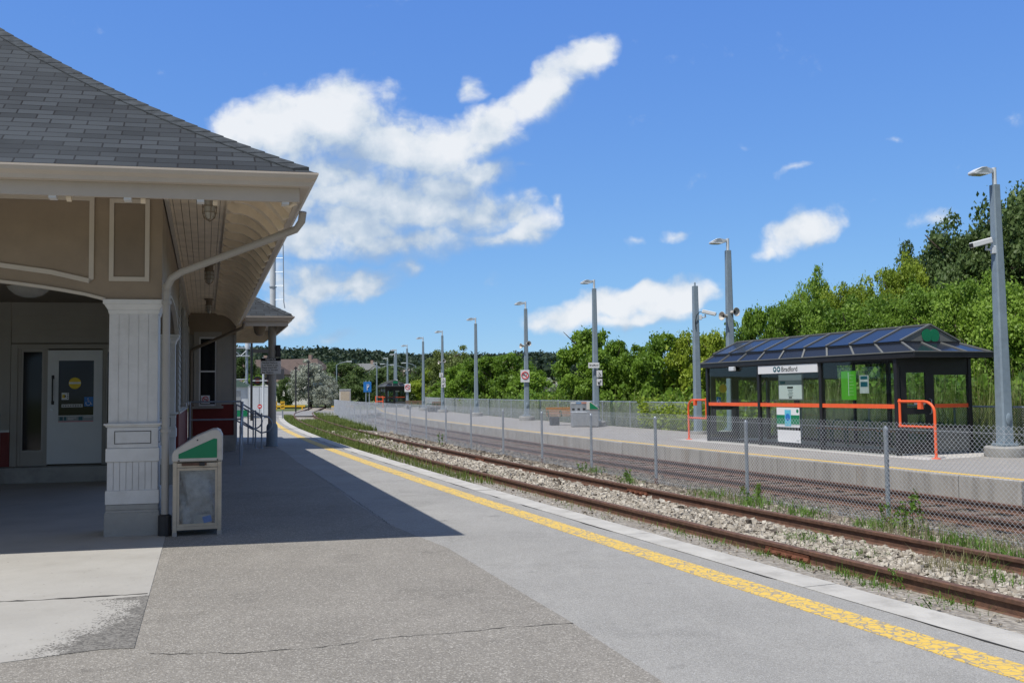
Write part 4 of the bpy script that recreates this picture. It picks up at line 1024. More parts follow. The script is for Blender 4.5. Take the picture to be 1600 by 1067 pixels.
MB().lathe([(.05, 0), (.05, -.12), (.20, -.16), (.22, -.2)], (0, 0, 0), 16).build('lamp_cap', MT['blackish'], t, smooth=True)
MB().lathe([(.19, -.2), (.15, -.42), (.10, -.5), (.02, -.52)], (0, 0, 0), 16).build('lamp_bowl', MT['taupe_dark'], t, smooth=True)
# concrete pad under the porch, worn at its corner
mt, nt, p = newmat('porch_concrete'); co = coord(nt); sp_ = node(nt, 'ShaderNodeSeparateXYZ'); nt.links.new(co, sp_.inputs[0])
c = mixc(nt, mapr(nt, noise(nt, 1.2, 7, .6, co), .3, .7), (.345, .332, .30), (.43, .417, .38))
c = mixc(nt, mapr(nt, noise(nt, 45, 5, .7, co), .3, .75, 0, .35), c, (.29, .275, .245)); c = mixc(nt, mapr(nt, noise(nt, 1.9, 9, .72, co), .53, .72, 0, .55), c, (.29, .275, .24)); c = mixc(nt, mapr(nt, noise(nt, 22, 2, .5, co), .70, .74, 0, .7), c, (.15, .14, .12))
# crumbled asphalt spread over the corner: along the right edge, widest in the middle
xx = math_(nt, 'MULTIPLY', sp_.outputs[0], -1.0)                              # metres left of the pad's right edge
yb = sp_.outputs[1]
wdt = math_(nt, 'SUBTRACT', mapr(nt, yb, .0, .3, .46, .42), mapr(nt, yb, .3, .95, 0, .32))
wdt = math_(nt, 'MAXIMUM', wdt, mapr(nt, math_(nt, 'ABSOLUTE', math_(nt, 'SUBTRACT', yb, 1.58)), .0, .12, .36, 0))
wdt = math_(nt, 'SUBTRACT', wdt, mapr(nt, yb, 1.62, 1.70, 0, .8))
fld = math_(nt, 'SUBTRACT', math_(nt, 'SUBTRACT', wdt, xx), math_(nt, 'MULTIPLY', math_(nt, 'SUBTRACT', noise(nt, 5, 6, .62, co), .5), .55))
prob = math_(nt, 'POWER', mapr(nt, fld, -.36, .06), 2.6)
pv = node(nt, 'ShaderNodeTexVoronoi'); pv.inputs['Scale'].default_value = 85; nt.links.new(co, pv.inputs['Vector']); ps_ = node(nt, 'ShaderNodeSeparateColor'); nt.links.new(pv.outputs['Color'], ps_.inputs[0])
msk = math_(nt, 'GREATER_THAN', prob, math_(nt, 'MULTIPLY_ADD', ps_.outputs[2], .93, .03))
vo = node(nt, 'ShaderNodeTexVoronoi'); vo.inputs['Scale'].default_value = 70; nt.links.new(co, vo.inputs['Vector']); s3 = node(nt, 'ShaderNodeSeparateColor'); nt.links.new(vo.outputs['Color'], s3.inputs[0])
c = mixc(nt, msk, c, mixc(nt, s3.outputs[0], (.085, .08, .072), (.24, .23, .205)))
nt.links.new(c, p.inputs['Base Color']); p.inputs['Roughness'].default_value = .9; bump(nt, p, noise(nt, 60, 6, .7, co), .3, .006)
PC = Vector((-2.42, 5.98, 0)); pd = Vector((-.314, .949, 0))
mb = MB(); q = [(0, 0), (0, 13.0), (-14, 13.), (-14, -3.6), (-6, -1.65), (-3.2, -.62), (-2.2, -.38), (-1.2, -.15), (-.55, -.02), (-.2, .05)]
mb.add([(x*.98, y, .0) for x, y in q], [tuple(range(len(q)))])
pad = mb.build('porch_pad', mt, kind='structure', skirt=.02); pad.location = PC+Vector((0, 0, .009)); pad.rotation_euler = (0, 0, math.atan2(-.314, .949)*-1)
crack('pavement_joint', [(-7.4, 6.62), (-5.2, 7.06), (-4.3, 7.30), (-4.01, 7.36), (-3.4, 7.49), (-2.97, 7.6)], .0105, .05, 9)
# ------------------------------------------------------------------ litter bin by the pillar
bA = bW(.41, .12); brz = R(17)
t = thing('litter_bin', 'battered litter bin with slanted hood, green side panel and clear bag beside the downspout', 'bin', (bA.x, bA.y, 0), brz)
W2, D2 = .265, .27
fr = MB()
for sx in (-1, 1):
    for sy in (-1, 1): fr.box(sx*W2-sx*.0, sx*(W2-.045), sy*D2, sy*(D2-.045), .012, .84)
for z0, z1 in ((.07, .11), (.78, .83)):
    fr.box(-W2+.045, W2-.045, -D2+.004, -D2+.03, z0, z1); fr.box(-W2+.045, W2-.045, D2-.03, D2-.004, z0, z1)
    fr.box(-W2+.004, -W2+.03, -D2+.045, D2-.045, z0, z1); fr.box(W2-.03, W2-.004, -D2+.045, D2-.045, z0, z1)
fr.box(-W2+.03, W2-.03, -D2+.03, D2-.03, .08, .10)
fr_o = fr.build('bin_frame', MT['binframe'], t, bevel=.004)
for sx in (-1, 1):
    for sy in (-1, 1): MB().box(sx*W2, sx*(W2-.05), sy*D2, sy*(D2-.05), 0, .05).xf(lambda v: Vector((v.x+sx*.003, v.y+sy*.003, v.z))).build('foot', MT['downspout'], fr_o)
inr = MB()
for s in (-1, 1):
    inr.box(-W2+.048, -W2+.07, -D2+.008, -D2+.02, .112, .775) if s < 0 else inr.box(W2-.07, W2-.048, -D2+.008, -D2+.02, .112, .775)
inr.box(-W2+.07, W2-.07, -D2+.008, -D2+.02, .112, .14); inr.box(-W2+.07, W2-.07, -D2+.008, -D2+.02, .745, .775)
inr.build('door_rim', MT['binframe'], t)
MB().box(-W2+.065, W2-.065, -D2+.012, -D2+.016, .135, .75).build('clear_panel', MT['binglass'], t)
for s in (-1, 1): MB().box(s*(W2-.014), s*(W2-.018), -D2+.046, D2-.046, .115, .775).build('clear_panel', MT['binglass'], t)
r = random.Random(2)
bg = MB(); rings = []
for k in range(12):
    z = .112+.66*k/11; ring = []
    for q in range(28):
        a = q/28*2*math.pi; c_, s_ = math.cos(a), math.sin(a); pw = .38
        x = math.copysign(abs(c_)**pw, c_); y = math.copysign(abs(s_)**pw, s_)
        sc = .93-.10*math.sin(k*.7+q*.9)*(.4+.6*math.sin(q*1.7+k*.25)**2)-.05*r.random()
        if k > 9: sc += .05
        ring.append((x*(W2-.05)*sc, y*(D2-.05)*sc, z+.01*math.sin(q*2.2)))
    rings.append(ring)
bg.sweep([0]*28, rings); bg.build('bag', MT['bag'], t, smooth=True)
MB().box(-.04, .16, -D2+.05, -D2+.055, .13, .24).xf(lambda v: Vector((v.x, v.y-.028, v.z))).build('litter', MT['paperdim'], t)
MB().obox((.11, -D2+.02, .185), (.045, 0, .01), (0, .002, 0), (-.01, 0, .035)).build('litter', MT['bluesign'], t)
MB().box(-.17, .10, -D2-.004, -D2+.006, .80, .83).build('latch', MT['rust'], t)
MB().box(.02, .08, -D2-.018, -D2-.003, .795, .835).build('lock', MT['blackish'], t)
# hood: side profile seen from the platform front, slanting up to the right
HP = [(-W2-.01, .845), (-W2-.01, .93), (-W2+.012, .975), (-.02, 1.13), (.16, 1.205), (.215, 1.21), (.25, 1.19), (W2+.012, 1.13), (W2+.012, .845)]
hd = MB().prism(HP, lambda p, h: (p[0], h, p[1]), -D2-.01, D2+.01)
hood = hd.build('hood', MT['bincap'], t, bevel=.012)
gp = [(-.205, .885), (.215, .885), (.215, 1.10), (.18, 1.105), (-.205, .935)]
MB().prism(gp, lambda p, h: (p[0], h, p[1]), -D2-.0135, -D2-.0105).build('green_panel', MT['green_sign'], hood)
MB().prism(gp, lambda p, h: (p[0], h, p[1]), D2+.0105, D2+.0135).build('green_panel', MT['green_sign'], hood)
for (x, z) in ((.0, 1.09), (-.2, .86), (.22, .86)): MB().lathe([(.009, -.004), (.006, .004)], (0, 0, 0), 8, 'Y').xf(lambda v: Vector((v.x+x, v.y-D2-.012, v.z+z))).build('rivet', MT['blackish'], hood)

# ------------------------------------------------------------------ ramp railings by the bay
def railing(name, label, top, posts, z_lo, parent=None):
    """top: list of 3D points of the upper rail, posts: list of (x, y, ztop)"""
    t = thing(name, label, 'railing', (0, 0, 0), 0, 'pipe railings of the ramp')
    return t
def pipe(t, pts, name='rail', r=.024, m='railgrey'): return MB().tube([tuple(p) for p in pts], r, 8).build(name, MT[m], t, smooth=True)
t = thing('ramp_railing', 'straight pipe railing with two rails in front of the red wainscot and bay window', 'railing', BO, 0, 'pipe railings of the ramp')
for z in (1.42, .92): pipe(t, [bw((.05, 16.05, z)), bw((1.46, 16.05, z))])
for a in (.08, 1.46): pipe(t, [bw((a, 16.05, .0)), bw((a, 16.05, 1.42))], 'post', .026)
def loop_rail(label, b0, a0, a1, z0, z1, zb):
    t = thing('ramp_railing', label, 'railing', BO, 0, 'pipe railings of the ramp')
    pts = [bw((a0, b0, z0))]; n = 8; rr_ = .26
    pts.append(bw((a1-.18, b0, z1)))
    for k in range(1, n): a = R(80-k*160/n); pts.append(bw((a1-.18+rr_*1.2*math.cos(a), b0, z1-rr_+rr_*math.sin(a))))
    pts.append(bw((a1-.18, b0, z1-2*rr_))); pts.append(bw((a0, b0, z0-2*rr_)))
    pipe(t, pts)
    for f in (.02, .55, .78):
        a = a0+(a1-a0)*f; zt = z0+(z1-z0)*f
        po = pipe(t, [bw((a, b0+.0, .0)), bw((a, b0+.0, zt-.01))], 'post', .024)
        MB().lathe([(.07, 0), (.07, .012)], bw((a, b0, .004)), 10).build('base_plate', MT['railgrey'], po)
    return t
loop_rail('nearer pipe railing ending in a rounded loop left of the round canopy post', 17.6, 1.50, 2.28, 1.36, .98, 0)
loop_rail('farther pipe railing with a rounded loop seen behind the nearer loop', 20.4, 1.45, 2.15, 1.30, 1.0, 0)
t = thing('ramp_railing', 'pipe railing running from the bay corner towards the viewer beside the bin', 'railing', BO, 0, 'pipe railings of the ramp')
for dz in (0, -.42): pipe(t, [bw((1.50, 16.0, 1.40+dz)), bw((1.42, 14.2, 1.16+dz)), bw((1.28, 11.2, .92+dz)), bw((1.26, 10.9, .86+dz))])
for (a, b, z) in ((1.26, 10.9, .9), (1.36, 12.9, 1.05), (1.44, 14.6, 1.2)): pipe(t, [bw((a, b, 0)), bw((a, b, z))], 'post', .022)
t = thing('porch_railing', 'dark pipe railing on the porch step at the left edge of the view', 'railing', BO)
for z in (1.30, .85): pipe(t, [bw((-5.5, 7.42, z)), bw((-3.16, 7.42, z))], 'rail', .024)
for a in (-3.16, -3.26, -4.4): pipe(t, [bw((a, 7.42, 0)), bw((a, 7.42, 1.30))], 'post', .028)
# notice sign strapped to the canopy post
pn = bW(2.48, 18.68)
t = thing('notice_sign', 'white notice board with black header strapped to the round canopy post', 'sign', (pn.x, pn.y-.16, 0), R(3))
MB().box(-.31, .31, -.012, 0, 2.24, 2.74).build('sign_board', MT['signwhite'], t, bevel=.004)
MB().box(-.31, .31, -.0145, -.0125, 2.645, 2.742).build('sign_header', MT['signblack'], t)
text('sign_text', 'NOTICE', .085, MT['signwhite'], t, (0, -.016, 2.693), (1, 0, 0), (0, 0, 1), depth=.0008, bold=.002)
for k, s in enumerate(('This Rail Platform', 'is no longer in use.', 'Please board GO', 'Trains on the new', 'East Platform')):
    text('sign_text', s, .066, MT['signblack'], t, (-.27, -.0135, 2.585-.074*k), (1, 0, 0), (0, 0, 1), 'LEFT', depth=.0008, bold=.0012)
t = thing('back_sign', 'blank grey sign back hanging behind the notice board on the canopy post', 'sign', (pn.x+.06, pn.y+.16, 0), R(2))
MB().box(-.27, .27, 0, .012, 2.08, 2.40).build('sign_board', MT['downspout'], t); MB().box(-.02, .02, -.03, 0, 2.1, 2.38).build('bracket', MT['galv'], t)
t = thing('post_speaker', 'small dark box speaker fixed to the canopy post above the notice board', 'speaker', (pn.x+.19, pn.y-.02, 2.92), R(20))
MB().box(-.07, .07, -.09, .09, -.16, .22).build('speaker_case', MT['black'], t, bevel=.015); MB().box(-.055, .055, -.096, -.0905, -.12, .18).build('speaker_grille', MT['blackish'], t); MB().box(-.12, -.07, -.02, .02, -.02, .05).build('bracket', MT['galv'], t)

# ------------------------------------------------------------------ glass shelters on the far platform
def shelter_thing(loc, rz, label, detail=True):
    t = thing('glass_shelter', label, 'shelter', loc, rz, 'glass shelters on the far platform')
    LL, WW = 7.8, 2.25
    def b(name, m, *boxes, bevel=0, parent=None):
        mb = MB()
        for q in boxes: mb.box(*q)
        return mb.build(name, MT[m], parent or t, bevel=bevel)
    # posts
    for y in (0, 2.6, 5.2, 7.8):
        b('post', 'black', (-.045, .045, y-.05, y+.05, 0, 2.36), bevel=.006); b('post', 'black', (WW-.045, WW+.045, y-.05, y+.05, 0, 2.36), bevel=.006)
    # sill, head rail, mid rails and the orange band of the two long walls
    for i in range(3):
        y0, y1 = 2.6*i+.05, 2.6*i+2.55
        for x in (0, WW):
            b('head_rail', 'black', (x-.03, x+.03, y0, y1, 2.24, 2.34)); b('sill_rail', 'black', (x-.03, x+.03, y0, y1, .03, .12))
            g = b('glass_wall', 'glass', (x-.005, x+.005, y0, y1, .12, 2.24))
        b('orange_band', 'orange', (-.02, -.006, y0, y1, 1.10, 1.20))
    for y in (1.3, 3.9): b('mullion', 'black', (WW-.03, WW+.03, y-.035, y+.035, .12, 2.24))
    b('upper_panel', 'black', (WW-.02, WW+.02, 4.6, 7.75, 1.85, 2.24)); b('mullion', 'black', (WW-.03, WW+.03, 6.3, 6.5, .12, 1.85))
    # end walls: a door at the track side, glass over a grey panel beside it
    for y, s in ((0, -1), (LL, 1)):
        dy0, dy1 = y-.025, y+.025
        b('end_head', 'black', (.045, WW-.045, dy0, dy1, 2.10, 2.34))
        dr = b('door', 'black', (.10, .27, dy0, dy1, .04, 2.06), (.86, 1.06, dy0, dy1, .04, 2.06), (.27, .86, dy0, dy1, 1.94, 2.06), (.27, .86, dy0, dy1, .04, .28), (.27, .86, dy0, dy1, .96, 1.12))
        b('door_glass', 'glass', (.27, .86, y-.004, y+.004, .28, .96), (.27, .86, y-.004, y+.004, 1.12, 1.94), parent=dr)
        h = MB(); h.tube([(.96, y+s*.025, 1.32), (.96, y+s*.085, 1.30), (.96, y+s*.085, .98), (.96, y+s*.025, .96)], .013, 8); h.build('door_handle', MT['stainless'], dr, smooth=True)
        b('end_panel', 'panelgrey', (1.12, WW-.05, y-.015, y+.015, .05, .62)); b('end_rail', 'black', (1.12, WW-.05, dy0, dy1, .62, .66), (1.06, 1.12, dy0, dy1, .04, 2.1), (1.12, WW-.05, dy0, dy1, 1.88, 2.10))
        b('glass_wall', 'glass', (1.12, WW-.05, y-.004, y+.004, .66, 1.88)); b('orange_band', 'orange', (1.12, WW-.05, y+s*.006-.005, y+s*.006+.005, 1.10, 1.19))
        b('transom', 'black', (.10, 1.06, dy0, dy1, 2.06, 2.1))
        if detail and s > 0:
            MB().lathe([(.14, -.002), (.14, .002)], (0, 0, 0), 20, 'Y').xf(lambda v: Vector((v.x+.55, v.y+y-.008, v.z+1.62))).build('yellow_sticker', MT['yellowsticker'], dr)
            b('accessible_sign', 'bluesign', (.30, .46, y-.010, y-.006, 1.16, 1.36), parent=dr)
            wheelchair((.38, y-.014, 1.255), (1, 0, 0), (0, 0, 1), .17, None).build('wheelchair_mark', MT['signwhite'], dr)
        if detail and s < 0: b('push_plate', 'paper', (.5, .85, y-.012, y-.006, 1.19, 1.25), parent=dr)
    # roof: fascia, glazed skirt, glazed gable
    of, ob, on, oe = .10, .08, .66, .24; z0, z1, z2, z3 = 2.27, 2.40, 2.64, 3.08
    def fasc(x0, x1, y0, y1, th): return [(x0, x1, y0, y0+th, z0, z1), (x0, x1, y1-th, y1, z0, z1), (x0, x0+th, y0+th, y1-th, z0, z1), (x1-th, x1, y0+th, y1-th, z0, z1)]
    b('fascia', 'black', *fasc(-of, WW+ob, -on, LL+oe, .05), bevel=.006)
    b('ceiling', 'black', (-of+.05, WW+ob-.05, -on+.05, LL+oe-.05, 2.345, 2.36))
    x0, x1, y0, y1 = -of+.01, WW+ob-.01, -on+.01, LL+oe-.01; X0, X1, Y0_, Y1_ = .22, WW-.22, .02, LL-.02
    sk = MB(); sk.add([(x0, y0, z1), (x1, y0, z1), (x1, y1, z1), (x0, y1, z1), (X0, Y0_, z2), (X1, Y0_, z2), (X1, Y1_, z2), (X0, Y1_, z2)], [(0, 1, 5, 4), (1, 2, 6, 5), (2, 3, 7, 6), (3, 0, 4, 7)])
    sk.build('skirt_glazing', MT['glazing'], t)
    xm = WW/2; ga = MB(); e = .03
    ga.add([(X0-e, Y0_+.01, z2+.045), (xm, Y0_+.01, z3), (X1+e, Y0_+.01, z2+.045), (X0-e, Y1_-.01, z2+.045), (xm, Y1_-.01, z3), (X1+e, Y1_-.01, z2+.045)], [(0, 3, 4, 1), (1, 4, 5, 2)])
    ga.build('gable_glazing', MT['glazing'], t)
    rg = MB()
    def bar(p, q, w=.022, h=.016):
        p, q = Vector(p), Vector(q); d = (q-p); L_ = d.length; d.normalize(); sd = d.cross(Vector((0, 0, 1))).normalized(); up = sd.cross(d); rg.obox((p+q)/2+up*h*.6, d*L_/2, sd*w, up*h)
    nb = 9
    for i in range(nb+1):
        f = i/nb; yb = y0+(y1-y0)*f; yt = Y0_+(Y1_-Y0_)*f
        bar((x0, yb, z1), (X0, yt, z2)); bar((x1, yb, z1), (X1, yt, z2)); yt = min(max(yt, Y0_+.02), Y1_-.02); bar((X0-e, yt, z2+.045), (xm, yt, z3)); bar((X1+e, yt, z2+.045), (xm, yt, z3))
    for f in (1/3, 2/3):
        for (yb, yt) in ((y0, Y0_), (y1, Y1_)): bar((x0+(x1-x0)*f, yb, z1), (X0+(X1-X0)*f, yt, z2))
    bar((xm, Y0_, z3), (xm, Y1_, z3), .03)
    for (a_, c_) in (((x0, y0, z1+.004), (x1, y0, z1+.004)), ((x0, y0, z1+.004), (x0, y1, z1+.004)), ((x1, y0, z1+.004), (x1, y1, z1+.004)), ((x0, y1, z1+.004), (x1, y1, z1+.004))): bar(a_, c_, .03, .012)
    rg.build('roof_bars', MT['panelgrey'], t)
    bk = MB()
    for xx_ in (X0, X1): bk.box(xx_-.02, xx_+.02, Y0_, Y1_, z2-.005, z2+.04)
    bk.box(X0+.02, X1-.02, Y0_-.0, Y0_+.02, z2-.005, z2+.04); bk.box(X0+.02, X1-.02, Y1_-.02, Y1_, z2-.005, z2+.04)
    bk.build('roof_upstand', MT['black'], t)
    for yy, s in ((Y0_+.02, -1), (Y1_-.02, 1)):
        gm = MB().prism([(X0+.02, z2+.045), (X1-.02, z2+.045), (xm, z3-.015)], lambda p, h: (p[0], h, p[1]), yy, yy+.02*-s); go_ = gm.build('gable_panel', MT['panelgrey'], t)
        em = MB(); ye = yy+s*.012
        for cx_ in (-.12, .12):
            em.lathe([(.155, -.004), (.155, .004)], (0, 0, 0), 24, 'Y'); k0 = len(em.v)-48
            em.v[k0:] = [(v[0]+xm+cx_, v[1]+ye+(.001 if cx_ > 0 else -.002), v[2]+z2+.185) for v in em.v[k0:]]
        em.build('round_emblem', MT['green_sign'], go_)
    return t
S0 = (8.97, 21.70, .0); SRZ = R(21.7)
sh = shelter_thing(S0, SRZ, 'near black framed glass shelter with blue roof panes, orange band and station name sign')
SM = Matrix.Translation(S0) @ Matrix.Rotation(SRZ, 4, 'Z')
sf = shelter_thing((-14.3, 104.5, 0), R(14), 'small distant glass shelter among the far lamp posts, green gable', False)
# light concrete slab under the near shelter
pts = [SM@Vector(q) for q in ((-.42, -1.25, 0), (1.2, -1.1, 0), (2.3, -.75, 0), (2.75, -.6, 0), (2.75, 9.2, 0), (-.42, 9.2, 0))]
sheet('shelter_slab', [(q.x, q.y) for q in pts], .0045, M('slab_concrete', (.50, .48, .45), .85, .08, 2))
# name sign, posters, bench: each its own thing
def at_sh(name, label, cat, x, y, z, group=None): q = SM@Vector((x, y, z)); return thing(name, label, cat, q, SRZ, group)
FX = Vector((0, -1, 0)); UPZ = Vector((0, 0, 1))     # along the front, to the right as seen from the track
t = at_sh('name_sign', 'white station name sign under the eave of the near glass shelter', 'sign', -.055, 3.9, 2.13)
MB().box(-.018, .018, -1.25, 1.25, -.115, .115).build('sign_board', MT['signwhite'], t, bevel=.004)
text('sign_text', 'Bradford', .19, MT['signblack'], t, (-.0185, -.13, -.012), FX, UPZ, depth=.001, bold=.002)
for dy in (.49, .32):
    MB().lathe([(.075, -.002), (.075, .002)], (0, 0, 0), 22, 'X').xf(lambda v: Vector((v.x-.0205, v.y+dy, v.z+.0))).build('round_logo', MT['teal'], t)
    MB().lathe([(.034, -.002), (.034, .002)], (0, 0, 0), 18, 'X').xf(lambda v: Vector((v.x-.0235, v.y+dy, v.z+.0))).build('logo_ring', MT['signwhite'], t)
t = at_sh('info_board', 'pale framed information board behind the glass below the station name sign', 'poster', .10, 3.95, 0)
MB().box(-.015, .015, -.52, .52, 1.28, 2.0).build('board_frame', MT['panelgrey'], t, bevel=.004); MB().box(-.019, -.0155, -.48, .48, 1.31, 1.97).build('poster_sheet', MT['signwhite'], t)
MB().box(-.022, -.0195, -.48, .48, 1.70, 1.82).build('poster_band', MT['paperdim'], t); MB().box(-.0245, -.0225, .2, .42, 1.72, 1.80).build('poster_mark', MT['teal'], t)
MB().box(-.022, -.0195, -.12, .12, 1.60, 1.65).build('poster_heading', MT['signblack'], t)
for k in range(5): MB().box(-.022, -.0195, -.12+.03*(k % 2), .10-.02*(k % 3), 1.55-.04*k, 1.57-.04*k).build('poster_line', MT['paperdim'], t)
MB().box(-.022, -.0195, -.07, .06, 1.335, 1.37).build('poster_line', MT['signblack'], t)
t = at_sh('fare_poster', 'white and green poster low on the glass below the orange band', 'poster', -.030, 3.93, 0)
MB().box(-.004, .004, -.48, .48, .55, 1.08).build('poster_sheet', MT['signwhite'], t); MB().box(-.0065, -.0045, -.48, .48, .62, .88).build('green_stripe', MT['green_sign'], t)
MB().box(-.009, -.007, -.13, .13, .58, 1.02).build('phone_picture', MT['skyblue'], t); MB().lathe([(.10, -.001), (.10, .001)], (0, 0, 0), 20, 'X').xf(lambda v: Vector((v.x-.0105, v.y, v.z+.82))).build('phone_disc', MT['bluesign'], t)
MB().lathe([(.05, -.001), (.05, .001)], (0, 0, 0), 16, 'X').xf(lambda v: Vector((v.x-.0058, v.y-.40, v.z+.99))).build('round_logo', MT['green_sign'], t)
t = at_sh('hexagon_poster', 'white sheet with pale hexagon pattern at the foot of the shelter glass', 'poster', -.030, 3.91, 0)
MB().box(-.004, .004, -.48, .48, .14, .47).build('poster_sheet', MT['signwhite'], t)
MB().box(-.0065, -.0045, -.42, -.32, .18, .215).build('poster_mark', MT['paperdim'], t)
t = at_sh('route_map', 'bright green tall route map on the glass bay nearest the door', 'poster', .03, 1.62, 0)
MB().box(-.006, .006, -.26, .26, 1.30, 2.02).build('poster_sheet', MT['green_bright'], t); MB().box(-.009, -.0065, -.008, .004, 1.40, 1.98).build('map_line', MT['signwhite'], t)
for k in range(7): MB().box(-.009, -.0065, -.19+.02*(k % 3), -.03, 1.42+.08*k, 1.435+.08*k).build('map_line', M('map_tick', (.3, .55, .2), .5) if k == 0 else bpy.data.materials['map_tick'], t)
t = at_sh('timetable', 'narrow white and teal timetable right of the bright green route map', 'poster', .03, 1.08, 0)
MB().box(-.006, .006, -.15, .15, 1.46, 1.90).build('poster_sheet', MT['paper'], t)
for (z0, z1) in ((1.80, 1.88), (1.62, 1.74)): MB().box(-.009, -.0065, -.12, .12, z0, z1).build('poster_band', MT['teal'], t)
def shelter_bench(y0, y1, label):
    t = at_sh('shelter_bench', label, 'bench', 1.75, (y0+y1)/2, 0, 'green benches inside the shelter'); h = (y1-y0)/2
    for k in range(3): MB().box(-.22+.15*k, -.09+.15*k, -h, h, .45, .485).build('seat_slat', MT['wood'], t, bevel=.006)
    n = 4
    for k in range(n):
        y = -h+.1+(2*h-.2)*k/(n-1)
        MB().tube([(-.2, y, 0), (-.2, y, .55), (-.17, y, .66), (-.05, y, .72), (.1, y, .70), (.19, y, .6), (.22, y, .44), (.22, y, 0)], .022, 8).build('leg_hoop', MT['benchgreen'], t, smooth=True)
shelter_bench(.35, 2.35, 'green hooped bench inside the shelter near the door'); shelter_bench(2.75, 4.7, 'green hooped bench inside the shelter behind the low white poster')
# orange guard rails at the shelter's ends
def guard(y0, s, label):
    t = at_sh('orange_guard_rail', label, 'guard rail', -.02, y0, 0, 'orange guard rails beside the shelter'); L_ = 1.05*s
    pts = [(0, 0, 1.27), (0, L_*.72, 1.27)]+[(0, L_*.72+L_*.28*math.sin(R(a)), 1.27-.25*(1-math.cos(R(a)))) for a in (15, 30, 45, 60, 75, 90)]+[(0, L_, 0.01)]
    MB().tube(pts, .032, 10).build('hoop', MT['orange'], t, smooth=True)
    MB().tube([(0, 0, .70), (0, L_, .70)], .026, 8).build('lower_bar', MT['orange'], t, smooth=True)
    MB().tube([(0, s*.03, .68), (0, s*.03, 1.33)], .03, 8).build('upright', MT['orange'], t, smooth=True)
    MB().lathe([(.10, .004), (.10, .018), (.04, .03)], (0, L_, 0), 14).build('base_plate', MT['orange'], t)
    MB().box(-.04, .04, L_*.62-.05, L_*.62+.05, 1.10, 1.25).build('bracket', MT['orange'], t)
guard(-.06, -1, 'orange pipe guard rail in front of the near shelter door'); guard(7.86, 1, 'orange pipe guard rail at the far left end of the near shelter')
t = at_sh('box_light', 'small white box light under the shelter eave near its left end', 'light', -.1, 6.35, 2.2)
MB().box(-.05, .05, -.12, .12, -.06, .06).build('case', MT['lampwhite'], t, bevel=.01); MB().box(-.04, .04, -.1, .1, -.068, -.061).build('lens', MT['lens'], t)
# smaller orange guard near the far shelter
t = thing('orange_guard_rail', 'tiny orange guard rail left of the distant shelter', 'guard rail', (-15.2, 103.2, 0), R(14), 'orange guard rails beside the shelter')
MB().tube([(0, 0, 0), (0, 0, 1.25), (.8, 0, 1.25), (.8, 0, 0)], .06, 8).build('hoop', MT['orange'], t); MB().tube([(0, 0, .7), (.8, 0, .7)], .05, 8).build('lower_bar', MT['orange'], t)

# ------------------------------------------------------------------ lamp posts on the far platform
def sqring(h, r, ch=.25):
    c = r*ch; return [(-r+c, -r, h), (r-c, -r, h), (r, -r+c, h), (r, r-c, h), (r-c, r, h), (-r+c, r, h), (-r, r-c, h), (-r, -r+c, h)]
def lamp_post_proto():
    t = thing('lamp_post', '', 'lamp post', (0, 0, 0), 0, 'lamp posts along the far platform')
    MB().sweep([0]*8, [sqring(z, r_) for z, r_ in ((.30, .145), (.62, .14), (3.2, .115), (6.22, .088))]).build('pole', MT['polegrey'], t)
    ft = MB().lathe([(.43, -.02), (.44, .02), (.44, .20), (.41, .235), (.02, .24)], (0, 0, 0), 26).build('footing', MT['concrete_old'], t, smooth=True)
    bp_ = MB().box(-.2, .2, -.2, .2, .238, .30).build('base_plate', MT['polegrey'], t, bevel=.01)
    for sx in (-1, 1):
        for sy in (-1, 1): MB().lathe([(.022, .30), (.022, .36)], (sx*.165, sy*.165, 0), 8).build('bolt', MT['galv'], bp_)
    MB().lathe([(.05, 6.2), (.05, 6.62), (.01, 6.63)], (0, 0, 0), 12).build('tenon', MT['lampwhite'], t, smooth=True)
    MB().xf(lambda v: v)
    hp = [(-.05, 6.50), (-.18, 6.46), (-.26, 6.44), (-.58, 6.44), (-.62, 6.45), (-.62, 6.50), (-.42, 6.60), (-.30, 6.61), (-.17, 6.595), (-.05, 6.59)]
    hd = MB()
    def hw(x): return .05 if x > -.12 else .05+min(1, (-.12-x)/.14)*.10 if x > -.26 else .15 if x > -.54 else .15-(-.54-x)*.6
    n = len(hp); vs = [(x, -hw(x), z) for x, z in hp]+[(x, hw(x), z) for x, z in hp]
    hd.add(vs, [tuple(range(n)), tuple(range(2*n-1, n-1, -1))]+[(i, (i+1) % n, n+(i+1) % n, n+i) for i in range(n)])
    head = hd.build('lamp_head', MT['lampwhite'], t, bevel=.012)
    MB().box(-.53, -.30, -.09, .09, 6.428, 6.439).build('lamp_lens', MT['lens'], head)
    MB().lathe([(.07, 0), (.075, .01), (.06, .025), (.01, .03)], (0, 0, 0), 14, 'Y').xf(lambda v: Vector((v.x, -v.y-.14, v.z*1.9+.85))).build('hand_hole', MT['polegrey'], t, smooth=True)
    return t
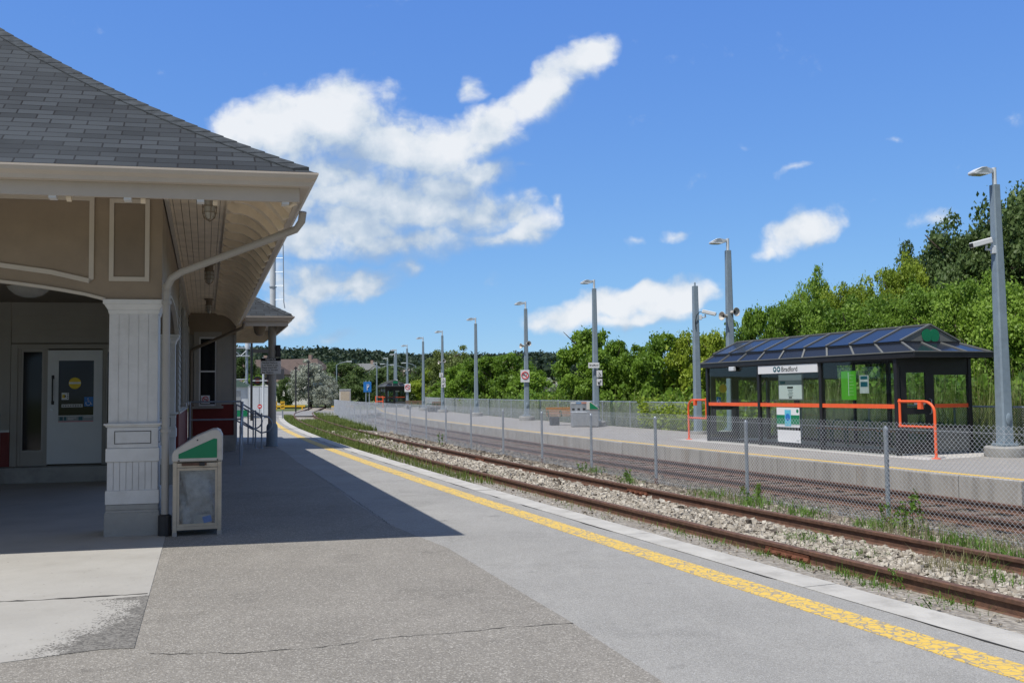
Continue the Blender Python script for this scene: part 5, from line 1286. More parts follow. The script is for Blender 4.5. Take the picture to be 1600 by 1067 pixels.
LP = [(11.17, 21.18, 'tallest, nearest grey lamp post at the right with a security camera'),
 (7.25, 30.81, 'grey lamp post behind the near shelter with two horn speakers'),
 (3.75, 41.89, 'grey lamp post carrying the station name plate behind the recycling unit'),
 (.78, 51.76, 'grey lamp post with horn speakers and a big no smoking sign'),
 (-2.45, 62.59, 'plain grey lamp post standing left of the no smoking one'),
 (-5.66, 75.23, 'grey lamp post with small accessibility signs beside the dark wooden bench'),
 (-8.03, 83.63, 'plain grey lamp post just left of the dark wooden bench'),
 (-10.96, 96.72, 'distant lamp post with a no smoking sign, clear of the distant shelter'),
 (-13.3, 106.29, 'distant lamp post with a no smoking sign, at the right end of the distant shelter'),
 (-15.0, 118.29, 'distant plain lamp post rising behind the right half of the distant shelter'),
 (-17.6, 130.89, 'distant plain lamp post rising over the left half of the distant shelter'),
 (-21.9, 150, 'farthest tall lamp post, above the blue sign')]
proto = lamp_post_proto(); LPO = []
for i, (x, y, lab) in enumerate(LP):
    o = proto if i == 0 else dup(proto, (x, y, 0), R(8 if i < 8 else 0), lab)
    if i == 0: o.location = (x, y, 0); o.rotation_euler = (0, 0, R(12)); o['label'] = lab
    LPO.append(o)
# security cameras, horn speakers
def sec_camera(loc, rz, label):
    t = thing('security_camera', label, 'camera', loc, rz, 'security cameras')
    MB().obox((-.30, 0, .09), (.24, 0, .062), (0, .085, 0), (-.014, 0, .062)).build('camera_body', MT['signwhite'], t, bevel=.015)
    MB().obox((-.545, 0, .028), (.012, 0, .003), (0, .062, 0), (-.01, 0, .042)).build('camera_lens', MT['blackish'], t)
    MB().tube([(-.16, 0, .03), (-.18, 0, -.06), (-.02, 0, -.08), (.0, 0, -.06)], .028, 8).build('bracket', MT['lampwhite'], t, smooth=True)
    MB().box(-.05, .05, -.05, .05, -.16, .02).build('mount', MT['lampwhite'], t, bevel=.01)
    MB().tube([(-.1, .03, .1), (.03, .07, .12), (.14, .03, .0), (.19, 0, -.25), (.17, 0, -.5)], .014, 6).build('cable', MT['black'], t, smooth=True)
sec_camera((11.05, 21.12, 4.78), R(8), 'white security camera on the nearest lamp post at the right')
t = thing('camera_pole', 'bare grey pole without lamp, right of the fence vines', 'pole', (6.67, 33.57, 0), R(10))
MB().sweep([0]*8, [sqring(z, r_) for z, r_ in ((.1, .13), (3., .11), (5.35, .09))]).build('pole', MT['polegrey'], t); MB().lathe([(.36, -.05), (.36, .10), (.02, .11)], (0, 0, 0), 20).build('footing', MT['concrete_old'], t); MB().lathe([(.03, 5.35), (.03, 5.47), (.005, 5.5)], (0, 0, 0), 8).build('finial', MT['polegrey'], t)
sec_camera((6.82, 33.42, 4.27), R(172), 'white security camera on the bare pole')
def horn_pair(x, y, z, who, rz=0):
    for s, w in ((-1, 'left'), (1, 'right')):
        t = thing('horn_speaker', '%s horn speaker of the pair on %s' % (w, who), 'speaker', (x, y, z+.06*s), rz+(R(212) if s < 0 else R(-62)), 'horn speakers on lamp posts')
        t.scale = (.85, .85, .85); prof = [(.06, .10), (.065, .22), (.075, .26), (.11, .33), (.165, .40), (.175, .41), (.165, .415), (.10, .34), (.04, .28)]
        MB().lathe(prof, (0, 0, 0), 20, 'X').build('horn', MT['bincap'], t, smooth=True); MB().lathe([(.062, .30), (.062, .302)], (0, 0, 0), 14, 'X').build('throat', MT['blackish'], t)
        MB().box(.05, .14, -.02, .02, -.02, .02).build('bracket', MT['galv'], t)
horn_pair(7.25, 30.81, 4.08, 'the lamp post behind the near shelter'); horn_pair(.78, 51.76, 4.20, 'the no smoking lamp post'); horn_pair(-5.66, 75.23, 4.1, 'the lamp post beside the dark bench'); horn_pair(-10.96, 96.72, 4.0, 'the lamp post right of the far shelter')
# signs on the posts
def sign_thing(name, label, loc, w, h, rz=R(8), m='signwhite', group=None):
    t = thing(name, label, 'sign', loc, rz, group)
    MB().box(-w/2, w/2, -.015, 0, -h/2, h/2).build('sign_board', MT[m], t, bevel=.003); MB().box(-.03, .03, 0, .05, -h*.35, h*.35).build('bracket', MT['galv'], t); return t
def no_smoking(loc, label, s=1.):
    t = sign_thing('no_smoking_sign', label, loc, .50*s, .68*s, group='no smoking signs')
    MB().tube([(.19*s*math.cos(R(i*15)), -.02, .04*s+.19*s*math.sin(R(i*15))) for i in range(24)], .026*s, 6, closed=True).build('prohibition_ring', MT['signred'], t)
    MB().tube([(-.13*s, -.02, .17*s), (.13*s, -.02, -.09*s)], .024*s, 6).build('prohibition_bar', MT['signred'], t)
    MB().box(-.14*s, .11*s, -.018, -.0155, .02*s, .055*s).build('cigarette_mark', MT['signblack'], t)
    MB().tube([(.10*s, -.017, .07*s), (.12*s, -.017, .11*s), (.09*s, -.017, .14*s)], .008*s, 5).build('smoke_mark', MT['signblack'], t)
no_smoking((.70, 51.55, 2.46), 'large no smoking sign on the lamp post with horn speakers left of the tree pair', 1.0)
no_smoking((-10.9, 96.5, 2.15), 'small no smoking sign right of the distant shelter', 1.25); no_smoking((-13.25, 106.0, 2.2), 'small no smoking sign against the distant shelter roof', 1.3)
t = sign_thing('name_plate', 'white station name plate on the lamp post behind the recycling unit', (3.66, 41.66, 2.74), .50, .24)
text('sign_text', 'Bradford', .115, MT['signblack'], t, (0, -.0155, 0), (1, 0, 0), UPZ, depth=.001, bold=.002)
def access_sign(loc, label, w=.26, h=.3, lower=False):
    t = sign_thing('arrow_sign' if lower else 'accessible_sign', label, loc, w, h, group='small square signs on lamp posts')
    MB().box(-w/2-.012, w/2+.012, -.012, -.001, -h/2-.012, h/2+.012).build('sign_border', MT['signblack'], t)
    if lower:
        mb = MB(); mb.tube([(w*.26, -.019, h*.26), (-w*.22, -.019, -h*.22)], .018, 5); mb.tube([(-w*.26, -.019, h*.1), (-w*.24, -.019, -h*.24), (w*.1, -.019, -h*.26)], .018, 5); mb.build('arrow', MT['signblack'], t)
    else: wheelchair((0, -.02, 0), (1, 0, 0), (0, 0, 1), w*.8, t).build('wheelchair_mark', MT['signblack'], t)
access_sign((3.90, 41.66, 2.36), 'upper small accessibility sign below the station name plate'); access_sign((3.90, 41.66, 1.98), 'lower small arrow sign below the station name plate', lower=True)
access_sign((-5.75, 75.0, 3.02), 'topmost small square sign on the lamp post beside the dark bench', .3, .34); access_sign((-5.58, 75.0, 2.62), 'middle small accessibility sign on the lamp post beside the dark bench', .34, .36); access_sign((-5.58, 75.0, 2.2), 'lowest small arrow sign on the lamp post beside the dark bench', .34, .36, lower=True)
access_sign((-13.28, 106., 2.95), 'small white square sign above the no smoking sign at the distant shelter', .36, .4)
# blue sign far left
t = thing('blue_sign', 'light blue parking sign on two grey posts left of the distant shelter', 'sign', (-15.65, 100.2, 0), R(4))
MB().box(-.42, .42, -.03, 0, 1.75, 2.85).build('sign_board', MT['bluesign'], t, bevel=.01)
for x in (-.16, .2): MB().tube([(x, .06, 0), (x, .06, 3.0)], .06, 8).build('post', MT['polegrey'], t, smooth=True)
mb = MB(); mb.tube([(-.02, -.04, 1.95), (-.02, -.04, 2.6), (.14, -.04, 2.58), (.17, -.04, 2.42), (.12, -.04, 2.3), (-.02, -.04, 2.28)], .04, 5); mb.build('letter_mark', MT['signwhite'], t)

# ------------------------------------------------------------------ benches and recycling on the far platform
def bench(loc, rz, label, L_=1.9, wood='wood'):
    t = thing('platform_bench', label, 'bench', loc, rz, 'benches on the far platform')
    for k in range(4): MB().box(-L_/2, L_/2, -.2+.11*k, -.11+.11*k, .43, .465).build('seat_slat', MT[wood], t, bevel=.005)
    for k in range(3): MB().obox((0, .26+.025*k, .55+.12*k), (L_/2, 0, 0), (0, .014, -.003), (0, .01, .048)).build('back_slat', MT[wood], t, bevel=.005)
    for x in (-L_/2+.02, -L_/6, L_/6, L_/2-.02):
        MB().tube([(x, -.2, .42), (x, -.24, .60), (x, -.15, .68), (x, .05, .67), (x, .22, .60)], .022, 7).build('arm_rest', MT['benchgreen'], t, smooth=True)
    for x in (-L_/2+.35, L_/2-.35):
        MB().box(x-.2, x+.2, -.22, .24, 0, .40).build('concrete_leg', MT['blackish'], t, bevel=.02)
    return t
bench((2.55, 43.9, 0), R(-62+180+14) if False else R(8), 'orange-brown slatted bench with green armrests beside the recycling unit')
bench((-6.55, 77.4, 0), R(-58), 'dark wooden bench seen end on near the middle lamp posts', wood='wooddark')
bench((-9.75, 92.5, 0), R(5), 'distant bench with green arms right of the distant shelter', wood='wooddark')
t = thing('recycling_unit', 'stainless three slot recycling unit with white, blue and orange labels', 'recycling bin', (2.98, 41.55, 0), R(8)); t.scale = (.58, 1, .88)
MB().box(-.62, .62, -.25, .25, .03, .72).build('cabinet', MT['stainless'], t, bevel=.01); MB().box(-.64, .64, .18, .25, .72, 1.28).build('back_panel', MT['stainless'], t, bevel=.01)
MB().box(-.64, .64, -.27, .17, .722, .76).build('top_shelf', MT['lampwhite'], t)
for k, (x, mm) in enumerate(((-.42, 'paper'), (0, 'bluepale'), (.42, 'redpale'))):
    MB().box(x-.19, x+.19, .165, .179, 1.17, 1.25).build('label_plate', MT[mm], t); MB().box(x-.185, x+.185, -.262, -.251, .08, .68).build('cabinet_door', MT['stainless'], t, bevel=.006)
    MB().box(x-.10, x+.10, .168, .179, .84, .94).build('slot', MT['blackish'], t)
for x in (-.55, .55): MB().box(x-.05, x+.05, -.2, .2, 0, .03).build('foot', MT['blackish'], t)
t = thing('litter_bin', 'grey litter bin with green slanted hood right of the recycling unit', 'bin', (3.53, 41.15, 0), R(8)); t.scale = (.78, 1, .95)
MB().box(-.26, .26, -.25, .25, .05, .80).build('bin_body', MT['stainless'], t, bevel=.01); hp_ = [(-.28, .805), (.28, .805), (.28, .88), (-.18, 1.18), (-.28, 1.18)]
hd = MB().prism(hp_, lambda p, h: (p[0], h, p[1]), -.26, .26).build('hood', MT['bincap'], t, bevel=.01); MB().prism([(-.24, .84), (.24, .84), (.24, .88), (-.19, 1.14), (-.24, 1.14)], lambda p, h: (p[0], h, p[1]), -.268, -.261).build('green_panel', MT['green_sign'], hd)
for x in (-.2, .2): MB().box(x-.04, x+.04, -.2, .2, 0, .05).build('foot', MT['blackish'], t)
# ------------------------------------------------------------------ vegetation
def set_tint(me, vals): a = me.attributes.new('tint', 'FLOAT', 'POINT'); a.data.foreach_set('value', np.asarray(vals, np.float32))
def leaf_cloud(pos, out, size, r, tint, flat=.55):
    """one folded leaf spray per position; out = outward direction"""
    n = len(pos)
    nrm = out*flat+r.normal(0, 1, (n, 3))*.75+np.array([0, 0, .35]); nrm /= np.linalg.norm(nrm, axis=1)[:, None]
    t = r.normal(0, 1, (n, 3)); t -= (t*nrm).sum(1)[:, None]*nrm; t /= np.linalg.norm(t, axis=1)[:, None]; b = np.cross(nrm, t)
    s = size*r.lognormal(0, .3, n)[:, None]
    asp = r.uniform(.45, .8, n)[:, None]
    v = np.empty((n, 4, 3)); v[:, 0] = pos-t*s; v[:, 1] = pos+b*s*asp-nrm*s*.25; v[:, 2] = pos+t*s; v[:, 3] = pos-b*s*asp-nrm*s*.25
    return v.reshape(-1, 3), np.repeat(tint, 4)
def quads_mesh(name, V, tint):
    n = len(V)//4; me = bpy.data.meshes.new(name)
    me.vertices.add(4*n); me.vertices.foreach_set('co', V.astype(np.float32).ravel())
    me.loops.add(4*n); me.loops.foreach_set('vertex_index', np.arange(4*n, dtype=np.int32))
    me.polygons.add(n); me.polygons.foreach_set('loop_start', np.arange(0, 4*n, 4, dtype=np.int32)); me.polygons.foreach_set('loop_total', np.full(n, 4, np.int32))
    me.update(calc_edges=True); set_tint(me, tint); return me
def crown_mesh(name, seed, nclump, per, leaf, shape='round', low=.06):
    """crown in a unit box: height 1, width about 1"""
    r = np.random.default_rng(seed); VV = []; TT = []
    lobes = []
    nl = max(14, nclump//5)
    for k in range(nl):                         # the big boughs: clumps gather round them and leave gaps between
        h = low+.06+((.74 if shape == 'droop' else .86)-low)*(k+r.uniform(0, 1))/nl
        if shape == 'round': w = .5*math.sqrt(max(.02, 1-((h-.48)/.54)**2))
        elif shape == 'tall': w = .46*max(.10, (1-max(0, (h-.35)/.65)**1.3))*min(1, .55+h*1.6)
        else: w = .5*math.sqrt(max(.02, 1-((h-.38)/.64)**2))
        a = k*2.399+r.uniform(-.5, .5); rad = w*r.uniform(.30, .95)
        lobes.append((np.array([rad*math.cos(a), rad*math.sin(a), h*.97]), r.uniform(.85, 1.2), r.uniform(.25, .75)))
    for k in range(nclump):
        lc, lr, lt = lobes[k % nl]; d0 = r.normal(0, 1, 3); d0 /= np.linalg.norm(d0); d0[2] = d0[2]*.75+.12
        c = lc+d0*.15*lr*r.uniform(.3, 1); h = c[2]
        cr = r.uniform(.065, .125)*(1.15-.4*h)
        m = int(per*r.uniform(.6, 1.4))
        d = r.normal(0, 1, (m, 3)); d /= np.linalg.norm(d, axis=1)[:, None]
        q = c+d*(r.uniform(.25, 1, m)**.45)[:, None]*cr*np.array([1.15, 1.15, .8])
        # a few stray twigs beyond the clump
        st_ = r.uniform(size=m) < .10; q[st_] += d[st_]*cr*r.uniform(.2, .7, (st_.sum(), 1))
        oc = c-np.array([0, 0, .45]); oc /= np.linalg.norm(oc)+1e-6
        v, t = leaf_cloud(q, d*.6+oc*.6, leaf, r, np.clip(lt+r.uniform(-.25, .25)+r.normal(0, .16, m), 0, 1))
        VV.append(v); TT.append(t)
    return quads_mesh(name, np.concatenate(VV), np.concatenate(TT))
def trunk_mesh(name, seed):
    r = random.Random(seed); mb = MB(); pts = [(0, 0, -.06), (r.gauss(0, .01), r.gauss(0, .01), .2), (r.gauss(0, .02), r.gauss(0, .02), .5), (r.gauss(0, .03), r.gauss(0, .03), .82)]
    mb.tube(pts, 1, 8, rs=[.035, .027, .018, .005])
    for k in range(11):
        z = .14+.06*k; a = k*2.4+r.uniform(-.4, .4); l = .40*math.sqrt(max(.05, 1-((z-.45)/.55)**2))
        p0 = Vector((0, 0, z)); p2 = Vector((l*math.cos(a), l*math.sin(a), z+r.uniform(.1, .22))); p1 = p0.lerp(p2, .5)+Vector((0, 0, -.02))
        mb.tube([p0, p1, p2], 1, 5, rs=[.013, .008, .003])
    me = bpy.data.meshes.new(name); me.from_pydata(mb.v, [], mb.f); me.shade_smooth(); return me
CROWNS = {'green': [crown_mesh('crown_green', s, 100, 190, .018, 'round') for s in (1, 2, 3)], 'tall': [crown_mesh('crown_tall', 4, 85, 190, .018, 'tall')],
          'big': [crown_mesh('crown_big', s, 200, 240, .0105, 'round', .03) for s in (5, 6, 7)], 'loose': [crown_mesh('crown_loose', s, 95, 170, .014, 'droop') for s in (8, 9)]}
TRUNKS = [trunk_mesh('trunk', s) for s in (1, 2)]
KIND = {'green': ('green', 'leaf_green'), 'yellow': ('green', 'leaf_yellow'), 'silver': ('loose', 'leaf_silver'), 'willow': ('loose', 'leaf_willow'),
        'big_green': ('big', 'leaf_big_green'), 'big_dark': ('big', 'leaf_dark'), 'big_yellow': ('big', 'leaf_yellow')}
TREES = [
  (26.28, 47.0, 12.10, 5.51, 'big_dark', 'tall dark green tree rising behind the rightmost lamp post'),
  (24.76, 50.0, 11.02, 5.17, 'big_dark', 'tall dark green tree peeking over the paler crowns left of the rightmost lamp post'),
  (28.30, 46.0, 12.18, 5.39, 'big_dark', 'tall dark tree cut off by the right edge of the view'),
  (23.16, 52.0, 9.70, 3.73, 'big_dark', 'dark round treetop showing behind the yellow-green tree above the shelter'),
  (18.85, 45.0, 8.43, 3.85, 'big_yellow', 'tall yellow-green tree rising above the glass shelter ridge'),
  (16.50, 45.0, 7.30, 3.23, 'big_yellow', 'olive yellow tree behind the middle of the glass shelter roof'),
  (15.42, 47.0, 7.79, 2.85, 'big_green', 'green tree with ragged top behind the left half of the shelter roof'),
  (9.22, 35.0, 5.13, 1.93, 'green', 'vine draped green tree just right of the lamp post with two horn speakers'),
  (11.42, 37.0, 5.75, 3.47, 'big_green', 'broad leafy tree directly above the left end of the shelter roof'),
  (13.04, 35.5, 5.38, 3.53, 'big_green', 'broad bright green tree right behind the shelter roof middle'),
  (15.29, 36.0, 5.95, 3.67, 'big_green', 'bright green tree behind the green gable end of the shelter'),
  (15.85, 33.0, 5.97, 3.55, 'big_green', 'bright green tree standing between the shelter gable and the rightmost lamp post'),
  (16.61, 31.0, 5.63, 3.59, 'big_green', 'leafy green tree directly behind the base of the rightmost lamp post'),
  (18.02, 30.0, 5.82, 3.52, 'big_green', 'leafy green tree at the far right behind the wire fence'),
  (10.33, 46.0, 4.85, 2.66, 'yellow', 'yellow-green tree left of the lamp post with two horn speakers'),
  (9.36, 47.0, 5.12, 3.11, 'yellow', 'yellow-green tree behind the bare camera pole'),
  (8.03, 48.0, 5.00, 3.31, 'green', 'round green tree left of the bare camera pole'),
  (7.36, 52.0, 4.54, 3.01, 'green', 'low green tree filling the gap right of the pointed tree pair'),
  (6.01, 53.0, 5.20, 3.07, 'green', 'pointed green tree right of the lamp post with the station name plate'),
  (4.27, 54.0, 5.95, 3.87, 'green', 'tall pointed green tree behind the lamp post with the station name plate'),
  (4.78, 51.0, 4.24, 3.24, 'green', 'low dark green tree between the two pointed trees'),
  (4.43, 90.0, 3.67, 4.22, 'silver', 'silvery grey bush between the no smoking post and the pointed tree'),
  (3.19, 98.0, 3.36, 4.06, 'silver', 'smaller silvery bush right beside the no smoking lamp post'),
  (2.86, 64.0, 1.84, 4.06, 'yellow', 'low bright green shrub behind the far platform fence right of the no smoking post'),
  (-0.12, 76.0, 5.30, 5.03, 'green', 'round green tree just left of the no smoking lamp post'),
  (-1.87, 74.7, 4.95, 4.33, 'green', 'green tree right of the fourth lamp post from the right'),
  (1.36, 72.0, 3.52, 3.38, 'green', 'low green tree behind the no smoking lamp post'),
  (-4.07, 86.3, 4.83, 4.76, 'green', 'dense green tree behind the lamp post left of the round trees'),
  (-7.61, 114.7, 7.91, 6.96, 'willow', 'tall pale green willow with feathery top among the far lamp posts'),
  (-10.52, 138.1, 5.69, 8.76, 'yellow', 'yellow-green tree in front of the pale willow'),
  (-12.15, 137.0, 4.46, 4.91, 'yellow', 'small yellow-green tree left of the pale willow, beside the far lamp posts'),
  (-5.93, 104.0, 3.70, 6.89, 'green', 'low dark green tree at the foot of the pale willow'),
  (-12.82, 140.4, 6.65, 7.36, 'willow', 'dull green tree behind the small yellow-green one'),
  (-17.43, 150.0, 6.60, 7.45, 'willow', 'dull green tree above the far shelter roof'),
  (-22.34, 160.0, 6.73, 8.39, 'willow', 'dull green tree left of the far shelter roof'),
  (-26.68, 165.0, 7.60, 9.10, 'willow', 'olive green tree behind the blue sign post'),
  (-29.85, 160.0, 7.26, 8.39, 'green', 'dark leafy tree right of the silver grey willow'),
  (-24.66, 140.5, 4.47, 5.81, 'green', 'low shady tree above the pale electrical cabinet'),
  (-25.67, 118.0, 6.42, 5.86, 'silver', 'large round silver grey willow beside the curving track'),
  (-22.59, 112.0, 3.25, 3.09, 'silver', 'small silver grey willow leaning at the foot of the large one'),
  (-43.30, 150.0, 7.94, 5.38, 'green', 'green tree seen behind the signal gantry under the canopy'),
  (-30.53, 110.0, 3.93, 3.03, 'green', 'low green bush between the signal gantry posts'),
  (-31.78, 130.0, 4.22, 2.87, 'green', 'small green tree right behind the canopy post sign'),
]
rt = random.Random(21)
for me in TRUNKS: me.materials.append(MT['trunk'])
for lst in CROWNS.values():
    for me in lst: me.materials.append(None)
for i, (x, y, h, w, kind, lab) in enumerate(TREES):
    fam, mm = KIND[kind]; mm = 'leaf_dark' if y > 125 and kind in ('green', 'willow') else mm; fam = 'tall' if 'pointed green tree' in lab else fam
    t = thing('tree', lab, 'tree', (x, y, -.5 if y < 100 else -.1), rt.uniform(0, 6.28), 'trees beyond the tracks')
    t.scale = (w*1.06, w*1.06, h*1.02) if kind != 'big_dark' else (w*1.35, w*1.35, h*1.03)
    c = link(bpy.data.objects.new('crown', CROWNS[fam][i % len(CROWNS[fam])])); c.parent = t
    c.material_slots[0].link = 'OBJECT'; c.material_slots[0].material = MT[mm]
    k = link(bpy.data.objects.new('trunk', TRUNKS[i % 2])); k.parent = t
# vines covering a stretch of the back fence
def leaf_strip(name, label, cat, Y0_, Y1_, s0, s1, z0, z1, n, size, mm, seed, lump=.35):
    r = np.random.default_rng(seed); pos = np.empty((n, 3)); tint = np.empty(n)
    for i in range(n):
        Y = r.uniform(Y0_, Y1_); top = z0+(z1-z0)*(.72+.28*math.sin(Y*1.9+seed)*math.sin(Y*.77)+.12*r.normal())
        q = P(Y, r.uniform(s0, s1)); z = z0+(max(.15, top)-z0)*r.uniform(0, 1)**.75
        pos[i] = (q.x, q.y, z); tint[i] = np.clip(.5+.4*math.sin(Y*3.1+z*5+seed)*math.cos(z*7-Y*2)+.2*r.normal(), 0, 1)
    out = np.tile(np.array([-.9, -.4, .2]), (n, 1)); v, t = leaf_cloud(pos, out, size, r, tint)
    me = quads_mesh(name, v, t); me.materials.append(MT[mm]); o = link(bpy.data.objects.new(name, me)); return tag(o, label, cat)
leaf_strip('vine_hedge', 'leafy vine hedge smothering the back fence left of the near shelter', 'hedge', 26.2, 35.5, 13.35, 14.3, 0, 1.35, 9000, .06, 'leaf_yellow', 3)
for i, (a, b, s0, s1, h, lab) in enumerate(((14, 26, 16, 19.5, 2.3, 'dense dark shrubs behind the near shelter glass'), (4, 14, 16.5, 20, 2.0, 'dense shrubs at the far right behind the wire fence'), (35, 55, 16, 19, 1.6, 'low green shrubs behind the fence at the tall pointed tree'), (55, 100, 15.5, 19, 2.0, 'low green shrubs behind the fence along the far lamp posts'))):
    leaf_strip('shrub_row', lab, 'shrubs', a, b, s0, s1, -.4, h, 8000, .12, 'leaf_green', 10+i)
# grass: blades as thin triangles, one object per stand
def blades(name, label, spots, mm, seed, lean=.35, width=.006):
    """spots: list of (centre function, n, height, spread)"""
    r = np.random.default_rng(seed); V = []; T = []
    for (fn, n, h, wd) in spots:
        for _ in range(n):
            q = fn(r); hh = h*r.lognormal(-.1, .35); a = r.uniform(0, 6.28); l = hh*lean*abs(r.normal())
            d = np.array([math.cos(a), math.sin(a), 0]); sdir = np.array([-d[1], d[0], 0])*wd*r.uniform(.6, 1.3)
            b = np.array([q[0], q[1], q[2]-.01]); m = b+np.array([0, 0, hh*.6])+d*l*.35; e = b+np.array([0, 0, hh])+d*l
            V += [b-sdir, b+sdir, m+sdir*.7, m-sdir*.7, m-sdir*.7, m+sdir*.7, e+sdir*.1, e-sdir*.1]; tt = r.uniform(0, 1); T += [tt]*8
    me = quads_mesh(name, np.array(V), np.array(T)); me.materials.append(MT[mm]); o = link(bpy.data.objects.new(name, me)); o['kind'] = 'stuff'; o['label'] = label; return o
def strip_fn(Y0_, Y1_, s0, s1, z=None):
    def f(r): Y = r.uniform(Y0_, Y1_); s = r.uniform(s0, s1); q = P(Y, s); return (q.x, q.y, bed_z(s) if z is None else z)
    return f
def patch_fn(x, y, rx, ry, z=-.12):
    def f(r): return (x+r.normal(0, rx*.5), y+r.normal(0, ry*.5), z)
    return f
blades('tall_grass', 'tall uncut grass behind the far platform fence', [(strip_fn(3, 30, 13.8, 17.5, -.1), 26000, 1.15, .013), (strip_fn(30, 100, 13.9, 17, -.1), 16000, .85, .02)], 'grass', 1)
blades('seed_grass', 'pale seeding grass behind the far platform fence', [(strip_fn(4, 28, 14.2, 17.5, -.1), 4000, 1.45, .007)], 'grass_dry', 2)
blades('verge_grass', 'short grass between the platform edge and the siding in the distance', [(strip_fn(27, 72, .03, .70), 9000, .12, .012), (strip_fn(33, 60, .8, 2.2), 6500, .13, .012), (strip_fn(45, 78, 2.35, 3.9), 6500, .22, .014), (strip_fn(17, 30, .05, .65), 1700, .11, .008), (strip_fn(26, 36, .85, 2.1), 700, .10, .008), (strip_fn(8, 18, .55, .74), 260, .05, .005)], 'grass', 3)
WP = [(3.05, 8.5, .22, .35, 160, .07), (2.55, 9.6, .15, .3, 90, .06), (3.42, 7.35, .2, .3, 110, .07), (1.95, 11.2, .15, .5, 80, .06), (2.2, 10.4, .14, .3, 70, .06), (3.28, 10.55, 0.34, 0.40, 227, 0.074), (3.52, 9.65, 0.30, 0.40, 148, 0.065), (3.1, 8.05, 0.19, 0.24, 130, 0.074), (2.75, 8.9, 0.15, 0.40, 105, 0.061), (4.85, 10.2, 0.38, 0.56, 367, 0.093), (4.95, 9.3, 0.30, 0.48, 280, 0.093), (4.5, 11.6, 0.30, 0.40, 175, 0.093), (3.6, 14.05, 0.38, 0.64, 262, 0.084), (3.2, 15.2, 0.30, 0.64, 227, 0.074), (3.99, 12.92, 0.30, 0.56, 227, 0.079), (2.2, 17.62, 0.22, 0.56, 95, 0.093), (1.71, 20.05, 0.22, 0.64, 95, 0.093), (-.43, 19.28, 0.22, 0.64, 70, 0.061), (2.08, 6.9, 0.15, 0.40, 52, 0.055), (2.32, 11.08, 0.15, 0.40, 52, 0.046), (4.2, 8.3, 0.22, 0.40, 140, 0.084), (2.9, 9.6, 0.11, 0.24, 60, 0.065), (4.4, 8.9, 0.22, 0.28, 78, 0.093), (1.25, 12.2, 0.11, 0.56, 52, 0.055), (.75, 13.6, 0.11, 0.64, 60, 0.061)]
blades('weed_grass', 'scattered weedy grass tufts in the ballast', [(patch_fn(x, y, rx, ry), n, h, .0055) for (x, y, rx, ry, n, h) in WP], 'weed', 5, 1.0)
blades('dry_weeds', 'dry yellow weed tufts in the ballast at the right', [(patch_fn(4.06, 8.75, .35, .45), 200, .16, .003), (patch_fn(4.5, 10.8, .4, .5), 160, .2, .003), (patch_fn(3.3, 14.8, .6, 1.2), 220, .14, .003), (patch_fn(5.0, 9.6, .5, .6), 110, .17, .003)], 'grass_dry', 6, .6)
# single tall leafy weeds
def weed(x, y, h, label, seed, n=44):
    r = np.random.default_rng(seed); t = thing('tall_weed', label, 'weed', (x, y, -.26 if y > 9 else -.1), 0, 'tall weeds by the wire fence')
    mb = MB(); P_ = []; D_ = []
    for k in range(r.integers(2, 5)):
        a = r.uniform(0, 6.28); tip = Vector((math.cos(a)*.10, math.sin(a)*.10, h*r.uniform(.7, 1))); b0 = Vector((r.normal(0, .04), r.normal(0, .04), 0)); tip += b0
        mb.tube([b0, b0.lerp(tip, .5)+Vector((.01, .01, 0)), tip], .004, 5)
        for j in range(n if h > .3 else 16):
            f = r.uniform(.12, 1.02); q = b0.lerp(tip, f); a2 = r.uniform(0, 6.28); P_.append((q.x+math.cos(a2)*.03, q.y+math.sin(a2)*.03, q.z+.01)); D_.append((math.cos(a2), math.sin(a2), .5))
    mb.build('stem', MT['weed'], t)
    v, tt = leaf_cloud(np.array(P_), np.array(D_), .024*min(1, .35+h), r, r.uniform(.2, 1, len(P_)), .8); me = quads_mesh('leaves', v, tt); me.materials.append(MT['weed']); o = link(bpy.data.objects.new('leaves', me)); o.parent = t
for i, (x, y, h, lab) in enumerate(((4.86, 11.55, .75, 'tall leafy weed right of the nearest fence post'), (4.95, 12.3, .55, 'leafy weed at the foot of the nearest fence post'), (5.15, 11.9, .8, 'bushy tall weed beyond the nearest fence post at the right'), (3.65, 14.4, .62, 'leafy weed left of the second fence post'), (3.92, 15.1, .5, 'pale weed at the foot of the second fence post'), (2.25, 18.1, .5, 'small weed at the foot of the third fence post'), (1.5, 20.6, .5, 'small weed near the fourth fence post'), (-2.4, 31.2, .85, 'lone tall weed in the gravel in the middle distance'), (3.2, 8.0, .28, 'low leafy weed between the siding rail and the platform edge'), (3.08, 6.95, .22, 'tiny weed sprouting by the platform edge at the right'), (-.35, 18.9, .3, 'short weed beside the near siding rail'))):
    weed(x, y, h*.72, lab, 40+i)
for i, (x, y, s, lab) in enumerate(((4.55, 9.0, .05, 'small white scrap of paper on the ballast'), (4.9, 15.3, .05, 'tiny white scrap beside the main line'))):
    t = MB().obox((0, 0, .03), (s, 0, .01), (0, s*.7, .01), (.004, 0, .01)).build('paper_scrap', MT['signwhite']); t.location = (x, y, -.15 if y < 12 else -.4); tag(t, lab, 'litter')

